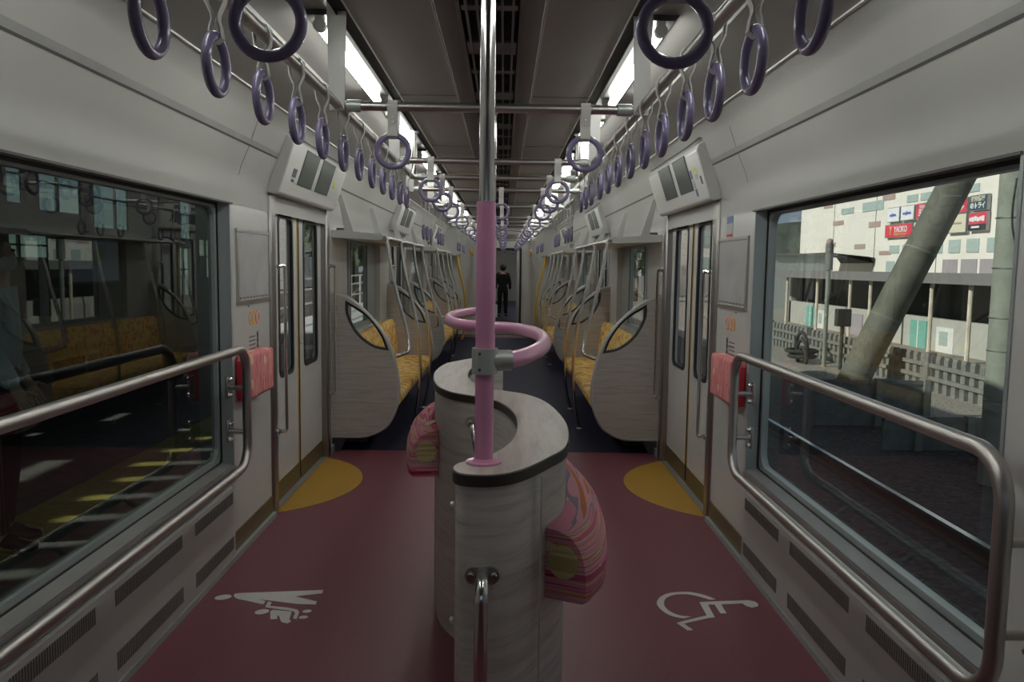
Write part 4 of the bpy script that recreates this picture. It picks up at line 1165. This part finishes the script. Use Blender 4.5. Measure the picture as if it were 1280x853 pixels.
for y0, y1, z0, z1, mm in win: MB().box(FX - .06, FX, y0, y1, z0, z1).build('window', M[mm], t, 0)
for y0, y1, z0, z1 in ((61.8, 63.8, 7.0, 7.4), (64, 66, 5.0, 5.45), (66.5, 68.5, 3.3, 3.7), (71, 73.2, 5.5, 5.9), (73.5, 75.5, 7.2, 7.6), (62, 63.9, 2.75, 3.05), (56.1, 57.6, 6.6, 7.0), (72.5, 74.5, 3.6, 4.0), (68, 70, 2.2, 2.5), (81.0, 86.0, 5.9, 6.2)):
    x = FX + (2.5 if y0 > 80 else 0)
    MB().box(x - .05, x, y0, y1, z0, z1).build('brown_panel', M['facade_brown'], t, 0)
for y in (55.4, 64.8, 73.0): MB().box(FX - .04, FX, y, y + .06, 0, 12).build('downpipe', M['pole_conc'], t, 0)
ROT = Matrix(((0, 0, -1), (-1, 0, 0), (0, 1, 0)))       # text facing -X, reading along -Y
def sign(lab, y0, y1, z0, z1, m, texts, extra=()):
    t = thing('shop_sign', lab, 'sign', (FX - .2, (y0 + y1) / 2, z0))
    MB().box(FX - .30, FX - .07, y0, y1, z0, z1).build('board', M[m], t, 0)
    MB().holed([(y0 - .05, z0 - .05), (y1 + .05, z0 - .05), (y1 + .05, z1 + .05), (y0 - .05, z1 + .05)], [[(y0, z0), (y1, z0), (y1, z1), (y0, z1)]], 'x', FX - .28, FX - .08).build('frame', M['sill'], t, 0)
    for (a, b, c0, c1, mm) in extra: MB().box(FX - (.32 if mm == 'sign_black' else .33), FX - .29, a, b, c0, c1).build('sign_band', M[mm], t, 0)
    for (s_, size, yy, zz, mm, wd, bd) in texts:
        text('lettering', s_, size, (FX - .325, yy, zz), ROT, M[mm], t, .01, wd, bd)
    return t
sign('wide red shop sign with white capitals, lowest on the cream facade', 58.45, 62.55, 4.08, 4.98, 'sign_red', [('YAOKO', .62, 60.1, 4.60, 'sign_white', 2.0, .01), ('MARKETPLACE', .18, 60.1, 4.25, 'sign_yellow', 2.0, 0), ('Y', .95, 61.6, 4.52, 'sign_yellow', .42, .02)])
sign('white shop sign with small blue lettering, farther of the two', 60.5, 62.3, 5.25, 6.27, 'sign_white', [('nojima', .34, 61.4, 5.75, 'sign_blue', 1.0, .008)])
sign('white shop sign with small blue lettering beside the red square sign', 58.35, 60.2, 5.27, 6.27, 'sign_white', [('nojima', .34, 59.25, 5.77, 'sign_blue', 1.2, .008)])
sign('small square red shop sign with two rows of white characters', 56.4, 57.95, 5.32, 6.28, 'sign_red', [('餃子の', .30, 57.1, 6.02, 'sign_white', .85, .01), ('王将', .50, 57.1, 5.62, 'sign_white', 1.0, .015)])
sign('red shop sign half hidden by the leaning pole, white script letters', 51.65, 54.4, 5.36, 6.25, 'sign_red', [('パレット', .52, 52.9, 5.70, 'sign_white', 2.1, .015)])
sign('dark blue shop sign with pale characters at the top of the sign column', 49.5, 51.28, 5.38, 6.28, 'sign_navy', [('個別指導', .36, 50.4, 6.06, 'sign_beige', 1.5, .01), ('のトライ', .42, 50.4, 5.64, 'sign_white', 1.55, .015)])
sign('plain beige shop sign with faint brown lettering', 51.65, 53.75, 4.08, 5.23, 'sign_beige', [], tuple((52.1 + i * .16, 52.2 + i * .16, 4.60, 4.72, 'facade_brown') for i in range(8)))
sign('red over black shop sign with bold white lettering', 49.45, 51.3, 4.13, 5.21, 'sign_red', [], ((49.45, 51.3, 4.13, 4.50, 'sign_black'),) + tuple((49.62 + i * .27, 49.85 + i * .27, 4.66 + .05 * (i % 2), 5.0 - .04 * (i % 3), 'sign_white') for i in range(6)) + ((50.1, 50.95, 4.26, 4.38, 'sign_white'),))
sign('pale blank shop sign just beside the leaning pole', 56.3, 58.2, 4.1, 4.98, 'sign_beige', [])
# grey house, awning, trees, hill
t = thing('grey_house', 'plain grey-green flat building at the end of the low building', 'building', (17, 50, GZ))
MB().box(16.6, 20.6, 50, 60, GZ, 2.35).build('walls', M['grey_house'], t, 0); MB().box(16.5, 20.8, 49.8, 60.2, 2.35, 2.5).build('roof', M['low_roof'], t, 0)
t = thing('entrance_awning', 'dark flat awning jutting out over the shopping centre corner', 'awning', (27, 62, GZ))
MB().prism([(26.2, 2.9), (29.9, 2.55), (29.9, 2.1), (29.5, 2.6)], 'y', 64.5, 71).build('canopy', M['shade_dark'], t, 0)
for y in (65, 70.6): MB().tube([(26.4, y, GZ), (26.4, y, 2.85)], .08, 8).build('post', M['pole_conc'], t)
mb = MB(); N = 24
random.seed(3)
prof = [(40 + i * 4.5, 7.2 + 2.2 * math.sin(i * .7) + random.uniform(-.5, .9)) for i in range(N)]
for i in range(N - 1):
    (xa, za), (xb, zb) = prof[i], prof[i + 1]
    mb.add([(xa, 125, GZ), (xb, 125, GZ), (xb, 130, zb), (xa, 130, za)], [(0, 1, 2, 3)])
struct('hills', mb, M['hill'])

def tree(loc, h, r, lab, seed):
    random.seed(seed)
    t = thing('tree', lab, 'tree', loc)
    x, y, z = loc
    MB().tube([(x, y, z), (x + .1, y, z + h * .5), (x, y, z + h * .8)], [h * .03, h * .022, h * .01], 8).build('trunk', M['bark'], t)
    mb = MB()
    for i in range(420):
        u = random.random(); a = random.uniform(0, 2 * PI); ph = math.acos(random.uniform(-1, 1)); rr = r * (.45 + .55 * u ** .5)
        c_ = Vector((x + rr * math.sin(ph) * math.cos(a), y + rr * math.sin(ph) * math.sin(a), z + h * .62 + rr * .95 * math.cos(ph)))
        n = Vector((random.uniform(-1, 1), random.uniform(-1, 1), random.uniform(-.4, 1))).normalized(); u_ = n.orthogonal().normalized(); v_ = n.cross(u_); q = r * random.uniform(.10, .2)
        mb.add([c_ + u_ * q, c_ + v_ * q * .6, c_ - u_ * q, c_ - v_ * q * .6], [(0, 1, 2, 3)])
    mb.build('foliage', M['leaf'], t, 0)
TR = [((9.6, 58, GZ), 6.5, 2.2), ((10.4, 68, GZ), 8, 3.0), ((7.0, 74, GZ), 7, 2.8), ((-8.5, 46, GZ), 7.5, 3.0), ((-9.5, 68, GZ), 8, 3.2), ((-7.0, 82, GZ), 7, 2.8)]
TL = ['green tree beyond the low building, nearest of that clump', 'tall green tree beyond the low building', 'green tree farthest along the track side', 'green tree beyond the platform end, nearest of that clump', 'tall green tree beyond the platform end', 'green tree farthest along the platform side']
for i, (l, h, r) in enumerate(TR): tree(l, h, r, TL[i], i + 11)

# ------------------------------------------------------------------ outdoors, platform side
pf = MB(); pf.box(-5.6, -1.55, -6, 17.5, GZ, -.05); pf.box(-5.6, -1.55, 17.5, 60, GZ, -.05, 1)
struct('platform_floor', pf, [M['platform'], M['white_paint_and_sunlit']], smooth=0)  # far slab coloured white so the open platform end looks sunlit
q = MB()
yy = -4.
while yy < 44: q.box(-2.86, -2.50, yy, yy + .296, -.05, -.046); yy += .30
o = q.build('tactile_strip', M['tactile'], None, 0); tag(o, 'yellow tactile paving strip along the platform edge', 'tactile paving')
q = MB()
for i in range(420):
    pass
struct('platform_canopy_roof', MB().box(-7.5, -1.46, -6, 17.5, 3.0, 3.12), M['station_dark'])['kind'] = 'structure'  # unseen canopy, carried up to the train to cut ambient light below
# screen wall; unseen slots added so the low sun dapples the platform
w = MB(); XW = -5.6
sun_slots = []
yy = 1.6; random.seed(5)
while yy < 7.6:
    sun_slots.append((yy, yy + .12, 1.66 + random.uniform(-.05, .05), 1.98 + random.uniform(-.05, .14))); yy += .45
extra = [(4.9, 5.55, 1.18, 1.30), (6.35, 6.7, .80, .86), (7.2, 7.6, .98, 1.05),  # first three openings added to throw larger sun patches on the platform
         (8.35, 9.55, 2.15, 2.75), (9.9, 10.85, 2.1, 2.72), (11.2, 12.2, 1.95, 2.7), (13.8, 14.6, 1.9, 2.65), (13.85, 14.5, .9, 1.72), (9.0, 10.05, 1.52, 1.78), (15.0, 15.5, 1.2, 1.9)]
sun_slots = [q_ for q_ in sun_slots]
def slot_loop(q_): return [(q_[0], q_[2]), (q_[1], q_[2]), (q_[1], q_[3]), (q_[0], q_[3])]
w.holed([(-6, -.05), (17.5, -.05), (17.5, 3.0), (-6, 3.0)], [slot_loop(q_) for q_ in sun_slots + extra], 'x', XW, XW - .03)
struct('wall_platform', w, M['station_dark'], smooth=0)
for i, q_ in enumerate(extra[3:]):
    wr = struct_root(f'window_{30 + i}', (XW, (q_[0] + q_[1]) / 2, q_[2]))
    MB().pane(XW - .015, *q_).build('pane', M['glass_station'], wr, 0)
    mu = MB(); ym = q_[0] + (q_[1] - q_[0]) * (.42 if i % 2 else .6); zm = q_[2] + (q_[3] - q_[2]) * .55
    mu.box(XW - .02, XW + .01, ym - .02, ym + .02, q_[2], q_[3]); mu.box(XW - .02, XW + .01, q_[0], q_[1], zm - .012, zm + .012)
    if i % 3 == 0: mu.box(XW - .018, XW + .005, q_[0], ym, q_[2], zm)
    mu.build('mullion', M['station_dark'], wr, 0)
for i, y in enumerate((6.8, 10.4, 14.0)):
    o = MB().box(-4.35, -4.15, y - .1, y + .1, -.05, 3.0).build('platform_column', M['station_dark'], None, 0, bevel=.02)
    tag(o, f'dark square steel column on the platform, {ORD[i + 1]} from the camera', 'column', 'platform columns', 'thing')
p = thing('platform_poster', 'blue advertising poster board hanging on the dark platform wall', 'poster', (-5.5, 11.2, 1.2))
MB().box(-5.56, -5.52, 10.3, 11.7, 1.18, 1.78).build('board', M['sticker_dark'], p, 0)
MB().box(-5.52, -5.51, 10.34, 11.66, 1.21, 1.75).build('sheet', M['poster_blue'], p, 0)
MB().box(-5.51, -5.505, 10.75, 11.3, 1.42, 1.70).build('picture_panel', M['sticker_grey'], p, 0)
p = thing('platform_bench', 'dark bench against the platform wall', 'bench', (-5.1, 9.0, -.05))
MB().box(-5.4, -4.95, 8.2, 9.9, .36, .41).build('seat', M['kick'], p, 0)
MB().box(-5.46, -5.40, 8.2, 9.9, .45, .82).build('backrest', M['kick'], p, 0)
for y in (8.4, 9.7): MB().box(-5.38, -5.0, y - .03, y + .03, -.05, .36).build('leg', M['seam'], p, 0)
t = thing('station_house', 'white two-storey house beyond the platform end', 'building', (-16, 52, GZ))
MB().box(-30, -21, 78, 102, GZ, 6.5).build('walls', M['facade'], t, 0)
for k in range(6):
    for z in (.6, 3.4): MB().box(-21, -20.95, 79.5 + k * 3.7, 81.5 + k * 3.7, z, z + 1.4).build('window', M['facade_win'], t, 0)
MB().box(-30.3, -20.6, 77.7, 102.3, 6.5, 6.8).build('roof', M['low_roof'], t, 0)
t = thing('white_house', 'white house with grey windows beyond the low building on the track side', 'building', (18, 76, GZ))
MB().box(15.6, 22, 72, 84, GZ, 5.4).build('walls', M['facade'], t, 0)
for k in range(3):
    for z in (1.2, 3.4): MB().box(15.55, 15.6, 73 + k * 3.6, 75 + k * 3.6, z, z + 1.3).build('window', M['facade_win'], t, 0)
for z in (1.2, 3.4): MB().box(17, 19, 71.95, 72, z, z + 1.3).build('window', M['facade_win'], t, 0)
MB().box(15.3, 22.3, 71.7, 84.3, 5.4, 5.6).build('roof', M['low_roof'], t, 0)
t = thing('platform_railing', 'white railing along the back of the open platform end', 'railing', (-5.5, 30, -.05))
for z in (.35, .75, 1.05): MB().tube([(-5.5, 17.6, z), (-5.5, 45, z)], .03, 8).build('rail', M['white_paint_and_sunlit'], t)
for k in range(15): MB().tube([(-5.5, 17.8 + k * 1.9, -.05), (-5.5, 17.8 + k * 1.9, 1.05)], .035, 8).build('post', M['white_paint_and_sunlit'], t)

# ------------------------------------------------------------------ light, sky, camera
sun = bpy.data.lights.new('sun', 'SUN'); sun.energy = 3.7; sun.angle = .018; sun.color = (1., .95, .86)
so = bpy.data.objects.new('sun', sun); COL.objects.link(so)
so.rotation_euler = Vector((math.cos(math.radians(30)), .22, -math.sin(math.radians(30)))).to_track_quat('-Z', 'Y').to_euler()
wd = bpy.data.worlds.new('sky'); SC.world = wd; wd.use_nodes = True
nt = wd.node_tree; nt.nodes.clear()
ow = nt.nodes.new('ShaderNodeOutputWorld'); bg = nt.nodes.new('ShaderNodeBackground'); bg.inputs[1].default_value = .42
tc = nt.nodes.new('ShaderNodeTexCoord'); sp = nt.nodes.new('ShaderNodeSeparateXYZ')
nt.links.new(tc.outputs['Generated'], sp.inputs[0])
nt.links.new(ramp(nt, sp.outputs[2], [(0, (.72, .76, .80)), (.06, (.50, .60, .74)), (.4, (.36, .44, .56))]), bg.inputs[0])
nt.links.new(bg.outputs[0], ow.inputs[0])

cam = bpy.data.cameras.new('camera'); co = bpy.data.objects.new('camera', cam); COL.objects.link(co)
cam.sensor_width = 36; cam.lens = 36 * 1000 / 1280; cam.clip_start = .05; cam.clip_end = 500
yaw, pitch, roll = math.radians(.6485), math.radians(5.3896), math.radians(.8)
co.matrix_world = Matrix.Translation((.055, 0, 1.5)) @ Matrix.Rotation(-yaw, 4, 'Z') @ Matrix.Rotation(PI / 2 - pitch, 4, 'X') @ Matrix.Rotation(roll, 4, 'Z')
SC.camera = co
SC.view_settings.view_transform = 'Standard'
SC.view_settings.look = 'None'
SC.view_settings.exposure = 0.
SC.cycles.max_bounces = 10; SC.cycles.diffuse_bounces = 4; SC.cycles.glossy_bounces = 4; SC.cycles.transparent_max_bounces = 16
SC.cycles.sample_clamp_indirect = 4.
SC.cycles.use_denoising = True
